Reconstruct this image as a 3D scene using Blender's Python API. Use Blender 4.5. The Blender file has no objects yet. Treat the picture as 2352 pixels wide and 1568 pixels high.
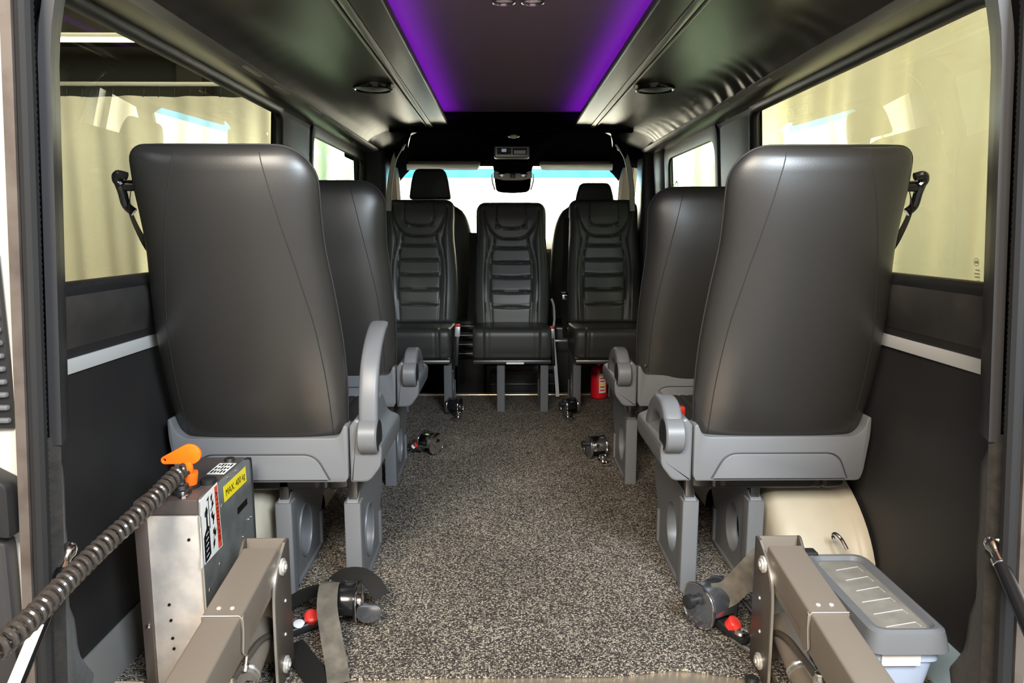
import bpy, bmesh, math, random
from mathutils import Vector, Matrix, noise
random.seed(7)
S = bpy.context.scene
COL = S.collection
PI = math.pi

# ------------------------------------------------------------------ camera
FPX = 1650.0
pitch = math.atan(254.0 / FPX)
yaw = math.atan(19.0 * math.cos(pitch) / FPX)
cp, sp, cy, sy = math.cos(pitch), math.sin(pitch), math.cos(yaw), math.sin(yaw)
Fv = Vector((sy * cp, cy * cp, -sp)); Rv = Vector((cy, -sy, 0)); Uv = Vector((sy * sp, cy * sp, cp))
CAM = Vector((-0.04, 0.0, 0.93))
cam_d = bpy.data.cameras.new('camera'); cam = bpy.data.objects.new('camera', cam_d); COL.objects.link(cam)
cam_d.sensor_width = 36.0; cam_d.lens = FPX / 2352.0 * 36.0; cam_d.clip_start = 0.02; cam_d.clip_end = 100
M4 = Matrix((Rv, Uv, -Fv)).transposed().to_4x4(); M4.translation = CAM
cam.matrix_world = M4
S.camera = cam

# ------------------------------------------------------------------ materials
def mat(name, col, rough=0.5, metal=0.0, spec=0.5, bump=None, vary=None, emit=None, sheen=0.0, trans=0.0, coat=0.0):
    m = bpy.data.materials.new(name); m.use_nodes = True
    nt = m.node_tree; b = nt.nodes['Principled BSDF']
    b.inputs['Base Color'].default_value = (*col, 1); b.inputs['Roughness'].default_value = rough
    b.inputs['Metallic'].default_value = metal; b.inputs['Specular IOR Level'].default_value = spec
    if sheen: b.inputs['Sheen Weight'].default_value = sheen
    if trans: b.inputs['Transmission Weight'].default_value = trans
    if coat: b.inputs['Coat Weight'].default_value = coat
    if emit:
        b.inputs['Emission Color'].default_value = (*emit[0], 1); b.inputs['Emission Strength'].default_value = emit[1]
    tc = nt.nodes.new('ShaderNodeTexCoord')
    if vary:      # (scale, colour2, lo, hi)
        n = nt.nodes.new('ShaderNodeTexNoise'); n.inputs['Scale'].default_value = vary[0]; n.inputs['Detail'].default_value = 5
        r = nt.nodes.new('ShaderNodeValToRGB'); r.color_ramp.elements[0].position = vary[2]; r.color_ramp.elements[1].position = vary[3]
        r.color_ramp.elements[0].color = (*col, 1); r.color_ramp.elements[1].color = (*vary[1], 1)
        nt.links.new(tc.outputs['Object'], n.inputs['Vector']); nt.links.new(n.outputs['Fac'], r.inputs['Fac'])
        nt.links.new(r.outputs['Color'], b.inputs['Base Color'])
    if bump:      # (scale, strength, distance)
        n = nt.nodes.new('ShaderNodeTexNoise'); n.inputs['Scale'].default_value = bump[0]; n.inputs['Detail'].default_value = 4
        k = nt.nodes.new('ShaderNodeBump'); k.inputs['Strength'].default_value = bump[1]; k.inputs['Distance'].default_value = bump[2]
        nt.links.new(tc.outputs['Object'], n.inputs['Vector']); nt.links.new(n.outputs['Fac'], k.inputs['Height'])
        nt.links.new(k.outputs['Normal'], b.inputs['Normal'])
    return m

def glass_mat(name, tint, rough=0.0, ior=1.5):
    m = bpy.data.materials.new(name); m.use_nodes = True; nt = m.node_tree
    for n in list(nt.nodes): nt.nodes.remove(n)
    out = nt.nodes.new('ShaderNodeOutputMaterial'); mix = nt.nodes.new('ShaderNodeMixShader')
    tr = nt.nodes.new('ShaderNodeBsdfTransparent'); gl = nt.nodes.new('ShaderNodeBsdfGlossy'); fr = nt.nodes.new('ShaderNodeFresnel')
    tr.inputs['Color'].default_value = (*tint, 1); gl.inputs['Roughness'].default_value = rough; geo = nt.nodes.new('ShaderNodeNewGeometry'); mr = nt.nodes.new('ShaderNodeMapRange')
    mr.inputs['To Min'].default_value = ior; mr.inputs['To Max'].default_value = 1.0 / ior
    nt.links.new(geo.outputs['Backfacing'], mr.inputs['Value']); nt.links.new(mr.outputs['Result'], fr.inputs['IOR'])
    nt.links.new(fr.outputs['Fac'], mix.inputs['Fac']); nt.links.new(tr.outputs[0], mix.inputs[1]); nt.links.new(gl.outputs[0], mix.inputs[2])
    nt.links.new(mix.outputs[0], out.inputs['Surface'])
    return m

def carpet_mat():
    m = bpy.data.materials.new('loop_carpet'); m.use_nodes = True; nt = m.node_tree; b = nt.nodes['Principled BSDF']
    b.inputs['Roughness'].default_value = 0.95; b.inputs['Specular IOR Level'].default_value = 0.15
    tc = nt.nodes.new('ShaderNodeTexCoord')
    v = nt.nodes.new('ShaderNodeTexVoronoi'); v.inputs['Scale'].default_value = 245; v.inputs['Randomness'].default_value = 0.55
    n = nt.nodes.new('ShaderNodeTexNoise'); n.inputs['Scale'].default_value = 3.0; n.inputs['Detail'].default_value = 6
    nt.links.new(tc.outputs['Object'], v.inputs['Vector']); nt.links.new(tc.outputs['Object'], n.inputs['Vector'])
    bw = nt.nodes.new('ShaderNodeRGBToBW'); nt.links.new(v.outputs['Color'], bw.inputs[0])
    q = nt.nodes.new('ShaderNodeMath'); q.operation = 'MULTIPLY_ADD'; q.inputs[1].default_value = -0.75; q.use_clamp = True
    nt.links.new(v.outputs['Distance'], q.inputs[0]); ma = nt.nodes.new('ShaderNodeMath'); ma.operation = 'MULTIPLY_ADD'; ma.inputs[1].default_value = 0.62; ma.inputs[2].default_value = 0.20
    nt.links.new(bw.outputs[0], ma.inputs[0]); nt.links.new(ma.outputs[0], q.inputs[2])
    r = nt.nodes.new('ShaderNodeValToRGB'); e = r.color_ramp.elements
    e[0].position = 0.0; e[0].color = (0.034, 0.030, 0.026, 1)
    e[1].position = 0.48; e[1].color = (0.52, 0.455, 0.37, 1)
    k = e.new(0.2); k.color = (0.155, 0.135, 0.112, 1)
    nt.links.new(q.outputs[0], r.inputs['Fac'])
    mx = nt.nodes.new('ShaderNodeMix'); mx.data_type = 'RGBA'; mx.blend_type = 'MULTIPLY'; mx.inputs[0].default_value = 1
    r2 = nt.nodes.new('ShaderNodeValToRGB'); r2.color_ramp.elements[0].color = (0.7, 0.7, 0.7, 1); r2.color_ramp.elements[0].position = 0.3; r2.color_ramp.elements[1].position = 0.7
    nt.links.new(n.outputs['Fac'], r2.inputs['Fac'])
    nt.links.new(r.outputs['Color'], mx.inputs[6]); nt.links.new(r2.outputs['Color'], mx.inputs[7])
    nt.links.new(mx.outputs[2], b.inputs['Base Color'])
    bp = nt.nodes.new('ShaderNodeBump'); bp.inputs['Strength'].default_value = 0.7; bp.inputs['Distance'].default_value = 0.004
    bp.invert = True
    nt.links.new(v.outputs['Distance'], bp.inputs['Height']); nt.links.new(bp.outputs['Normal'], b.inputs['Normal'])
    return m

M = {}
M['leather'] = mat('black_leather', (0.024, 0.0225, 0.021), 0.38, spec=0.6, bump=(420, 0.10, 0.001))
M['leather_front_lit'] = mat('black_leather_lit', (0.085, 0.088, 0.077), 0.36, spec=0.7, bump=(420, 0.08, 0.001))  # seat leather copy lightened to make up for missing light on facing seats
M['leather_cushion_dim'] = mat('black_leather_dimmed', (0.040, 0.041, 0.037), 0.4, spec=0.5, bump=(420, 0.08, 0.001))  # same leather, darker copy to tone down light falling on the cushions
M['cab_leather'] = mat('cab_seat_leather', (0.022, 0.022, 0.021), 0.42, spec=0.4, bump=(420, 0.08, 0.001))
M['seam'] = mat('seam_thread', (0.012, 0.012, 0.012), 0.7)
M['shell'] = mat('grey_seat_plastic', (0.125, 0.129, 0.137), 0.42, spec=0.45, bump=(900, 0.05, 0.0005))
M['groove_shade'] = mat('moulded_groove_shade', (0.035, 0.036, 0.04), 0.6)  # dark tone standing in for shade inside the moulded groove
M['shell_dark'] = mat('grey_leg_plastic', (0.10, 0.104, 0.112), 0.45, spec=0.4)
M['black_plastic'] = mat('black_plastic', (0.012, 0.012, 0.013), 0.45)
M['black_gloss'] = mat('black_gloss', (0.008, 0.008, 0.009), 0.18)
M['coil'] = mat('coil_rubber', (0.040, 0.034, 0.030), 0.24, spec=0.7)
M['steel_pin'] = mat('dark_steel', (0.12, 0.12, 0.12), 0.35, metal=0.9)
M['chrome'] = mat('chrome', (0.75, 0.74, 0.72), 0.14, metal=1.0)
M['bolt'] = mat('plated_bolt', (0.62, 0.60, 0.56), 0.3, metal=0.45)
M['gunmetal'] = mat('gunmetal', (0.28, 0.30, 0.34), 0.22, metal=0.9)
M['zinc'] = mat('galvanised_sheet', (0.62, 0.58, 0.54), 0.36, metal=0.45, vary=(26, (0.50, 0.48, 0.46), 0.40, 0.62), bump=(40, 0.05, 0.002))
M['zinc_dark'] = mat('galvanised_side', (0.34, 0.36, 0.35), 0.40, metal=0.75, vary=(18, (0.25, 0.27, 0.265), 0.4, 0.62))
M['lift'] = mat('lift_paint', (0.165, 0.138, 0.112), 0.42, metal=0.15, bump=(300, 0.06, 0.0005))
M['lift_dark'] = mat('lift_dark', (0.075, 0.062, 0.052), 0.45, metal=0.2)
M['cover'] = mat('brown_cover', (0.06, 0.048, 0.044), 0.38, spec=0.5)
M['webbing'] = mat('seat_webbing', (0.075, 0.067, 0.056), 0.7, spec=0.25, vary=(28, (0.13, 0.116, 0.094), 0.4, 0.7), bump=(500, 0.3, 0.001))
M['webbing_black'] = mat('black_webbing', (0.012, 0.011, 0.010), 0.7, spec=0.15, bump=(500, 0.3, 0.001))
M['red'] = mat('red_plastic', (0.62, 0.035, 0.025), 0.35)
M['red_can'] = mat('red_can', (0.62, 0.01, 0.02), 0.3)
M['orange'] = mat('orange_plastic', (0.95, 0.16, 0.008), 0.35)
M['white'] = mat('white_print', (0.80, 0.79, 0.76), 0.5)
M['yellow'] = mat('yellow_label', (0.90, 0.72, 0.01), 0.4)
M['yellow_stripe'] = mat('yellow_stripe', (0.92, 0.52, 0.005), 0.4)
M['ink'] = mat('black_ink', (0.006, 0.006, 0.006), 0.8, spec=0.1)
M['redprint'] = mat('red_print', (0.72, 0.06, 0.02), 0.5)
M['paper_grey'] = mat('grey_label', (0.45, 0.43, 0.40), 0.55)
M['carpet'] = carpet_mat()
M['wall'] = mat('black_wall_lining', (0.016, 0.015, 0.0155), 0.55, spec=0.4, bump=(160, 0.10, 0.0015), vary=(5, (0.022, 0.020, 0.019), 0.4, 0.7))
M['upper_wall'] = mat('dusty_black_lining', (0.020, 0.018, 0.017), 0.75, vary=(9, (0.038, 0.033, 0.028), 0.45, 0.75), bump=(90, 0.2, 0.002))
M['pillar'] = mat('pillar_plastic', (0.030, 0.029, 0.031), 0.45, bump=(500, 0.08, 0.0006))
M['felt'] = mat('black_felt', (0.018, 0.016, 0.014), 0.95, sheen=0.1, bump=(260, 0.6, 0.003), vary=(60, (0.034, 0.029, 0.025), 0.35, 0.7))
M['seal'] = mat('rubber_seal', (0.016, 0.016, 0.017), 0.7, spec=0.25)
M['flange'] = mat('bare_flange', (0.135, 0.112, 0.097), 0.45, metal=0.3, vary=(14, (0.085, 0.065, 0.056), 0.4, 0.65))
M['body'] = mat('white_body_paint', (0.60, 0.585, 0.545), 0.35, coat=0.2)
M['ceil'] = mat('headliner_fabric', (0.036, 0.031, 0.025), 0.31, spec=0.75, bump=(300, 0.12, 0.001))
M['centre'] = mat('centre_fabric_violet_lit', (0.19, 0.14, 0.20), 0.9, spec=0.0, bump=(260, 0.15, 0.001))  # violet of the LED light mixed into the fabric colour
M['cab_lining'] = mat('cab_lining', (0.005, 0.005, 0.007), 0.9, spec=0.0)
M['rail'] = mat('aluminium_rail', (0.50, 0.49, 0.45), 0.34, metal=0.8)
M['trim'] = mat('grey_trim', (0.50, 0.50, 0.49), 0.4, metal=0.25)
M['garnish'] = mat('garnish_strip', (0.20, 0.195, 0.18), 0.4)
M['tag'] = mat('faded_tag', (0.38, 0.37, 0.33), 0.6)
M['handle'] = mat('grey_handle', (0.66, 0.63, 0.57), 0.5)
M['visor'] = mat('visor_vinyl', (0.20, 0.18, 0.155), 0.6)
M['lens'] = mat('lamp_lens', (0.85, 0.84, 0.80), 0.45)
M['silver'] = mat('silver_plastic', (0.60, 0.61, 0.63), 0.35, metal=0.3)
M['display'] = mat('display', (0.25, 0.30, 0.34), 0.25, emit=((0.5, 0.62, 0.7), 0.25))
M['arch'] = mat('wheel_arch_moulding', (0.46, 0.415, 0.325), 0.45, vary=(7, (0.39, 0.35, 0.27), 0.4, 0.7))
M['sill'] = mat('grey_sill', (0.15, 0.148, 0.14), 0.5)
M['sill_cool_lit'] = mat('scuffed_sill_cool_lit', (0.24, 0.32, 0.37), 0.4, vary=(12, (0.32, 0.40, 0.45), 0.4, 0.7))  # the grey sill again, cool light on the right put into its colour
M['lid'] = mat('grey_box_lid', (0.15, 0.14, 0.122), 0.45, vary=(30, (0.20, 0.185, 0.155), 0.35, 0.7))
M['lid_rim'] = mat('grey_box_rim', (0.105, 0.108, 0.114), 0.4)
M['box_body'] = mat('translucent_box', (0.42, 0.50, 0.66), 0.35, trans=0.35)
M['brass'] = mat('brushed_edge', (0.62, 0.53, 0.42), 0.32, metal=0.8)
M['plywood'] = mat('plywood_edge', (0.40, 0.30, 0.19), 0.6)
M['led'] = mat('violet_led', (0.3, 0.0, 0.6), 0.5, emit=((0.42, 0.012, 1.0), 11.0))
M['pink_ring'] = mat('spot_rim', (0.55, 0.42, 0.55), 0.2, metal=0.9)
M['curtain'] = mat('garage_curtain', (0.80, 0.79, 0.72), 0.7)
M['sheet'] = mat('pale_sheeting', (0.74, 0.73, 0.62), 0.6, vary=(0.8, (0.66, 0.65, 0.52), 0.4, 0.65))
M['garage'] = mat('garage_wall', (0.10, 0.105, 0.095), 0.8)
M['garage_dark'] = mat('garage_beam', (0.055, 0.05, 0.045), 0.8)
M['garage_ceiling'] = mat('garage_ceiling', (0.30, 0.16, 0.10), 0.8)
M['garage_floor'] = mat('garage_floor', (0.36, 0.35, 0.33), 0.6)
M['tube'] = mat('lamp_tube', (0.9, 0.9, 0.9), 0.4, emit=((1.0, 0.97, 0.88), 6.0))
M['glass_side'] = glass_mat('tinted_side_glass', (0.52, 0.535, 0.385), ior=1.8)
M['glass_mid'] = glass_mat('green_side_glass', (0.22, 0.33, 0.24), ior=1.45)
M['glass_front'] = glass_mat('windscreen_glass', (0.97, 0.98, 0.93))
M['glass_band'] = glass_mat('windscreen_sun_band', (0.02, 0.42, 0.80))

# ------------------------------------------------------------------ mesh helpers
WORLD = set()          # roots whose parts are written in scene coordinates
def obj(name, bm, m, parent=None, smooth=True, angle=35):
    me = bpy.data.meshes.new(name)
    bmesh.ops.recalc_face_normals(bm, faces=bm.faces)
    bm.to_mesh(me); bm.free()
    for mm in (m if isinstance(m, (list, tuple)) else [m]): me.materials.append(mm)
    if smooth:
        for p in me.polygons: p.use_smooth = True
        try: me.set_sharp_from_angle(angle=math.radians(angle))
        except Exception: pass
    o = bpy.data.objects.new(name, me); COL.objects.link(o)
    if parent is not None:
        o.parent = parent
        r, off = parent, Vector()
        while r is not None:
            if r.name in WORLD: off = Vector(r.location); break
            r = r.parent
        if off.length: me.transform(Matrix.Translation(-off))
    return o

def thing(name, label, cat, loc=(0, 0, 0), rz=0.0, group=None, world=False):
    o = bpy.data.objects.new(name, None); COL.objects.link(o)
    o.location = loc; o.rotation_euler = (0, 0, rz); o.empty_display_size = 0.05
    o['label'] = label; o['category'] = cat
    if group: o['group'] = group
    if world: WORLD.add(o.name)
    return o
def tag(o, label, cat, group=None):
    o['label'] = label; o['category'] = cat
    if group: o['group'] = group
    return o
def struct(name, bm, m, smooth=True, angle=35):
    o = obj(name, bm, m, None, smooth, angle); o['kind'] = 'structure'; return o

def box(bm, c, s, bev=0.0, seg=2, rot=None):
    mt = Matrix.Translation(c)
    if rot is not None: mt = mt @ rot
    t = bmesh.new()
    bmesh.ops.create_cube(t, size=1.0, matrix=Matrix.Diagonal((s[0], s[1], s[2], 1)))
    if bev: bmesh.ops.bevel(t, geom=list(t.edges), offset=min(bev, min(s) * 0.49), segments=seg, affect='EDGES', profile=0.5)
    bmesh.ops.transform(t, matrix=mt, verts=t.verts)
    merge(bm, t); return bm
def merge(bm, t):
    vm = {v: bm.verts.new(v.co) for v in t.verts}
    for f in t.faces:
        try:
            g = bm.faces.new([vm[v] for v in f.verts]); g.material_index = f.material_index
        except ValueError: pass
    t.free()
def B(c, s, bev=0.0, seg=2, rot=None): return box(bmesh.new(), c, s, bev, seg, rot)
def BB(x0, x1, y0, y1, z0, z1, bev=0.0, seg=2): return B(((x0 + x1) / 2, (y0 + y1) / 2, (z0 + z1) / 2), (x1 - x0, y1 - y0, z1 - z0), bev, seg)

def grid(fn, nu, nv, cu=False, cv=False, bm=None):
    bm = bm or bmesh.new()
    vs = [[bm.verts.new(fn(i / (nu if cu else nu - 1), j / (nv if cv else nv - 1))) for i in range(nu)] for j in range(nv)]
    for j in range(nv if cv else nv - 1):
        for i in range(nu if cu else nu - 1):
            a, b = vs[j][i], vs[j][(i + 1) % nu]; c, d = vs[(j + 1) % nv][(i + 1) % nu], vs[(j + 1) % nv][i]
            q = []
            for v in (a, b, c, d):
                if v not in q: q.append(v)
            if len(q) > 2: bm.faces.new(q)
    return bm
def loft(rows, closed=False, cap=False, bm=None):
    bm = bm or bmesh.new()
    vs = [[bm.verts.new(p) for p in r] for r in rows]; n = len(rows[0])
    for j in range(len(rows) - 1):
        for i in range(n if closed else n - 1):
            bm.faces.new([vs[j][i], vs[j][(i + 1) % n], vs[j + 1][(i + 1) % n], vs[j + 1][i]])
    if cap and closed: bm.faces.new(list(reversed(vs[0]))); bm.faces.new(vs[-1])
    return bm
def smooth_path(pts, n=8):
    P = [Vector(p) for p in pts]; out = []
    for i in range(len(P) - 1):
        p0 = P[max(i - 1, 0)]; p1 = P[i]; p2 = P[i + 1]; p3 = P[min(i + 2, len(P) - 1)]
        for k in range(n):
            t = k / n
            out.append(0.5 * ((2 * p1) + (-p0 + p2) * t + (2 * p0 - 5 * p1 + 4 * p2 - p3) * t * t + (-p0 + 3 * p1 - 3 * p2 + p3) * t ** 3))
    out.append(P[-1]); return out
def frames(P, up=None):
    n = len(P); T = [(P[min(i + 1, n - 1)] - P[max(i - 1, 0)]).normalized() for i in range(n)]
    out = []; prev = None
    for i in range(n):
        u = Vector(up) if up is not None else prev
        if u is None: u = Vector((0, 0, 1)) if abs(T[0].z) < 0.9 else Vector((1, 0, 0))
        s = T[i].cross(u)
        if s.length < 1e-6: s = T[i].orthogonal()
        s.normalize(); w = s.cross(T[i]).normalized(); prev = w
        out.append((s, w))
    return out
def tube(P, r, seg=10, cap=True, bm=None):
    P = [Vector(p) for p in P]; fr = frames(P); rows = []
    for i, p in enumerate(P):
        rr = r(i / (len(P) - 1)) if callable(r) else r
        s, w = fr[i]
        rows.append([p + (s * math.cos(2 * PI * k / seg) + w * math.sin(2 * PI * k / seg)) * rr for k in range(seg)])
    return loft(rows, True, cap, bm)
def sweep(P, prof, up=None, cap=True, bm=None, scale=None):      # prof in (side, up)
    P = [Vector(p) for p in P]; fr = frames(P, up); rows = []
    for i, p in enumerate(P):
        k = scale(i / (len(P) - 1)) if scale else 1.0
        s, w = fr[i]; rows.append([p + s * a * k + w * b * k for a, b in prof])
    return loft(rows, True, cap, bm)
def rrect(w, h, r, n=4):
    out = []
    for cx_, cy_, a0 in ((w / 2 - r, h / 2 - r, 0), (-w / 2 + r, h / 2 - r, PI / 2), (-w / 2 + r, -h / 2 + r, PI), (w / 2 - r, -h / 2 + r, 1.5 * PI)):
        for k in range(n + 1):
            a = a0 + PI / 2 * k / n; out.append((cx_ + r * math.cos(a), cy_ + r * math.sin(a)))
    return out
def rpoly(pts, r, n=4):       # 2-D polygon with rounded corners; r number or list
    out = []; N = len(pts)
    for i in range(N):
        p = Vector(pts[i]); a = Vector(pts[i - 1]) - p; b = Vector(pts[(i + 1) % N]) - p
        rr = r[i] if isinstance(r, (list, tuple)) else r
        if rr <= 0: out.append(tuple(p)); continue
        d = min(rr, a.length * 0.45, b.length * 0.45); s = p + a.normalized() * d; e = p + b.normalized() * d
        for k in range(n + 1):
            t = k / n; q = s * (1 - t) ** 2 + p * 2 * t * (1 - t) + e * t * t; out.append((q.x, q.y))
    return out
def prism(outline, plane, a0, a1, bev=0.0, holes=(), bm=None, seg=2):
    t = bmesh.new()
    def put(u, v):
        return {'xz': (u, a0, v), 'yz': (a0, u, v), 'xy': (u, v, a0)}[plane]
    edges = []
    for loop in [outline] + list(holes):
        vs = [t.verts.new(put(*p)) for p in loop]
        edges += [t.edges.new((vs[i], vs[(i + 1) % len(vs)])) for i in range(len(vs))]
    if holes:
        bmesh.ops.triangle_fill(t, edges=edges, use_beauty=True)
        kill = []
        for f in t.faces:
            c = f.calc_center_median(); q = {'xz': (c.x, c.z), 'yz': (c.y, c.z), 'xy': (c.x, c.y)}[plane]
            for h in holes:
                ins = False
                for i in range(len(h)):
                    (ax, ay), (bx_, by_) = h[i], h[i - 1]
                    if (ay > q[1]) != (by_ > q[1]) and q[0] < (bx_ - ax) * (q[1] - ay) / (by_ - ay) + ax: ins = not ins
                if ins: kill.append(f); break
        bmesh.ops.delete(t, geom=kill, context='FACES_ONLY')
    else:
        t.faces.new(list(t.verts))
    fs = list(t.faces)
    g = bmesh.ops.extrude_face_region(t, geom=fs)
    mv = [e for e in g['geom'] if isinstance(e, bmesh.types.BMVert)]
    d = a1 - a0; vec = {'xz': (0, d, 0), 'yz': (d, 0, 0), 'xy': (0, 0, d)}[plane]
    bmesh.ops.translate(t, vec=vec, verts=mv)
    bmesh.ops.recalc_face_normals(t, faces=t.faces)
    if bev:
        es = [e for e in t.edges if len(e.link_faces) == 2 and e.calc_face_angle(0) > 0.9]
        bmesh.ops.bevel(t, geom=es, offset=bev, segments=seg, affect='EDGES', profile=0.5)
    if bm is None: return t
    merge(bm, t); return bm
def circle(cx_, cy_, r, n=24, ry=None): return [(cx_ + r * math.cos(2 * PI * k / n), cy_ + (ry or r) * math.sin(2 * PI * k / n)) for k in range(n)]
def cyl(a, b, r, seg=20, bev=0.0, bm=None, r2=None):
    a, b = Vector(a), Vector(b); d = (b - a); L = d.length; d.normalize()
    r2 = r if r2 is None else r2
    if bev: P = [(0, max(r - bev, 1e-4)), (bev, r), (L - bev, r2), (L, max(r2 - bev, 1e-4))]
    else: P = [(0, r), (L, r2)]
    return lathe(a, d, P, seg, bm)
def lathe(o, d, prof, seg=20, bm=None):      # prof (along, radius)
    o, d = Vector(o), Vector(d).normalized(); s = d.orthogonal().normalized(); w = d.cross(s)
    rows = [[o + d * t + (s * math.cos(2 * PI * k / seg) + w * math.sin(2 * PI * k / seg)) * max(r, 1e-5) for k in range(seg)] for t, r in prof]
    return loft(rows, True, True, bm)
def ribbon(pts, width, up, th=0.0016, n=8, bm=None):
    P = smooth_path(pts, n)
    return sweep(P, [(-width / 2, -th / 2), (width / 2, -th / 2), (width / 2, th / 2), (-width / 2, th / 2)], up=up, bm=bm)
def move(bm, mt): bmesh.ops.transform(bm, matrix=mt, verts=bm.verts); return bm
def interp(tab, t):
    if t <= tab[0][0]: return tab[0][1]
    for i in range(len(tab) - 1):
        if t <= tab[i + 1][0]:
            x0, y0 = tab[i]; x1, y1 = tab[i + 1]
            m0 = (y1 - tab[i - 1][1]) / (x1 - tab[i - 1][0]) if i > 0 else (y1 - y0) / (x1 - x0)
            m1 = (tab[i + 2][1] - y0) / (tab[i + 2][0] - x0) if i + 2 < len(tab) else (y1 - y0) / (x1 - x0)
            h = x1 - x0; s = (t - x0) / h
            return (2 * s ** 3 - 3 * s * s + 1) * y0 + (s ** 3 - 2 * s * s + s) * h * m0 + (-2 * s ** 3 + 3 * s * s) * y1 + (s ** 3 - s * s) * h * m1
    return tab[-1][1]
def text(s, size, m, name, parent, mt, depth=0.0004):
    cu = bpy.data.curves.new('t', 'FONT'); cu.body = s; cu.size = size; cu.align_x = 'CENTER'; cu.align_y = 'CENTER'; cu.extrude = depth
    o = bpy.data.objects.new('t', cu); COL.objects.link(o)
    me = bpy.data.meshes.new_from_object(o.evaluated_get(bpy.context.evaluated_depsgraph_get()))
    bpy.data.objects.remove(o); bpy.data.curves.remove(cu)
    bm = bmesh.new(); bm.from_mesh(me); bpy.data.meshes.remove(me)
    move(bm, mt)
    return obj(name, bm, m, parent, smooth=False)
def basis(o, x, y):
    x = Vector(x).normalized(); y = Vector(y); z = x.cross(y).normalized(); y = z.cross(x)
    m = Matrix((x, y, z)).transposed().to_4x4(); m.translation = o; return m

# ================================================================== SETTING: the van body
floor_bm = BB(-0.87, 0.87, 1.40, 4.03, -0.03, 0.0)
# wavy cut edge of the carpet at the rear, beyond the flat part
def rear_cut(x):
    e = 1.395
    e -= 0.055 * math.exp(-((x + 0.52) / 0.16) ** 2) + 0.05 * math.exp(-((x - 0.72) / 0.2) ** 2)
    e += 0.022 * math.exp(-((x - 0.33) / 0.085) ** 2) + 0.016 * math.exp(-((x + 0.37) / 0.05) ** 2)
    return e
bm = bmesh.new(); NX = 70
xs = [-0.87 + 1.74 * i / NX for i in range(NX + 1)]
for a in range(NX):
    pass
rows = [[(x, rear_cut(x), -0.006) for x in xs], [(x, rear_cut(x), 0.0) for x in xs], [(x, 1.44, 0.0) for x in xs], [(x, 4.03, 0.0) for x in xs], [(x, 4.03, -0.02) for x in xs]]
floor_bm.free()
floor = struct('floor', loft(rows), M['carpet'], angle=60)
struct('trim_1', BB(-0.80, 0.80, 1.06, 1.46, -0.02, -0.0065, 0.003), M['brass'])            # threshold plate under the carpet edge
struct('trim_2', BB(-0.86, 0.86, 4.02, 4.06, -0.10, 0.006, 0.004), M['brass'])              # bright edge strip at the cab step
struct('trim_3', BB(-0.80, 0.80, 1.36, 1.43, -0.034, -0.0205), M['plywood'])
cab_floor = struct('cab_floor', BB(-0.90, 0.90, 4.06, 5.9, -0.14, -0.10), M['cab_lining'])

def wall_x(z):      # inside face of the side wall
    return interp([(0, 0.868), (0.3, 0.878), (0.66, 0.880), (0.81, 0.862), (1.375, 0.828), (1.40, 0.775)], z) if z < 0.81 else (0.862 + (z - 0.81) * (0.830 - 0.862) / 0.535 if z < 1.375 else 0.828 - (z - 1.375) / 0.025 * 0.05)
WIN = {  # y0, y1, z0, z1, corner radii
    -1: [(1.27, 2.655), (3.06, 4.19)],
    1: [(1.27, 2.60), (3.00, 3.95)],
}
ZB, ZT = 0.812, 1.357
def wall(side, name):
    bm = bmesh.new()
    def patch(y0, y1, z0, z1, ny=2):
        nz = max(2, int((z1 - z0) / 0.06) + 2)
        rows = []
        for j in range(nz):
            z = z0 + (z1 - z0) * j / (nz - 1)
            rows.append([(side * wall_x(z), y0 + (y1 - y0) * i / (ny - 1), z) for i in range(ny)])
        loft(rows, bm=bm)
        rows = [[(p[0] + side * 0.036, p[1], p[2]) for p in r] for r in rows]
        loft(rows, bm=bm)
    ys = [1.24] + [v for w in WIN[side] for v in w] + [4.32]
    patch(1.24, 4.32, 0.0, ZB, 14)
    patch(1.24, 4.32, ZT + 0.002, 1.370, 14)
    for k in range(0, len(ys), 2):
        patch(ys[k], ys[k + 1], ZB, ZT)
    return struct(name, bm, M['wall'], angle=50)
wall(-1, 'wall_left'); wall(1, 'wall_right')
for s, nm in ((-1, 'left'), (1, 'right')):
    struct('baseboard_' + nm, prism([(s * 0.865, 0.0), (s * 0.852, 0.0), (s * 0.866, 0.095), (s * 0.874, 0.095)], 'xz', 1.16, 2.9, 0.001), M['sill'] if s < 0 else M['sill_cool_lit'])
# upper wall band under the window (dusty cover) and the light grey waist strip
n = 4
for s in (-1, 1):
    rows = []
    for z, dx in ((0.705, 0.001), (0.735, 0.010), (0.76, 0.016), (0.795, 0.016), (0.812, 0.008)):
        rows.append([(s * (wall_x(z) - dx), y, z) for y in (1.30, 2.0, 3.0, 4.25)])
    struct('trim_%d' % n, loft(rows), M['upper_wall'], angle=60); n += 1
    struct('trim_%d' % n, BB(min(s * 0.874, s * 0.884), max(s * 0.874, s * 0.884), 1.30, 4.25, 0.657, 0.686, 0.002), M['trim']); n += 1
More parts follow.
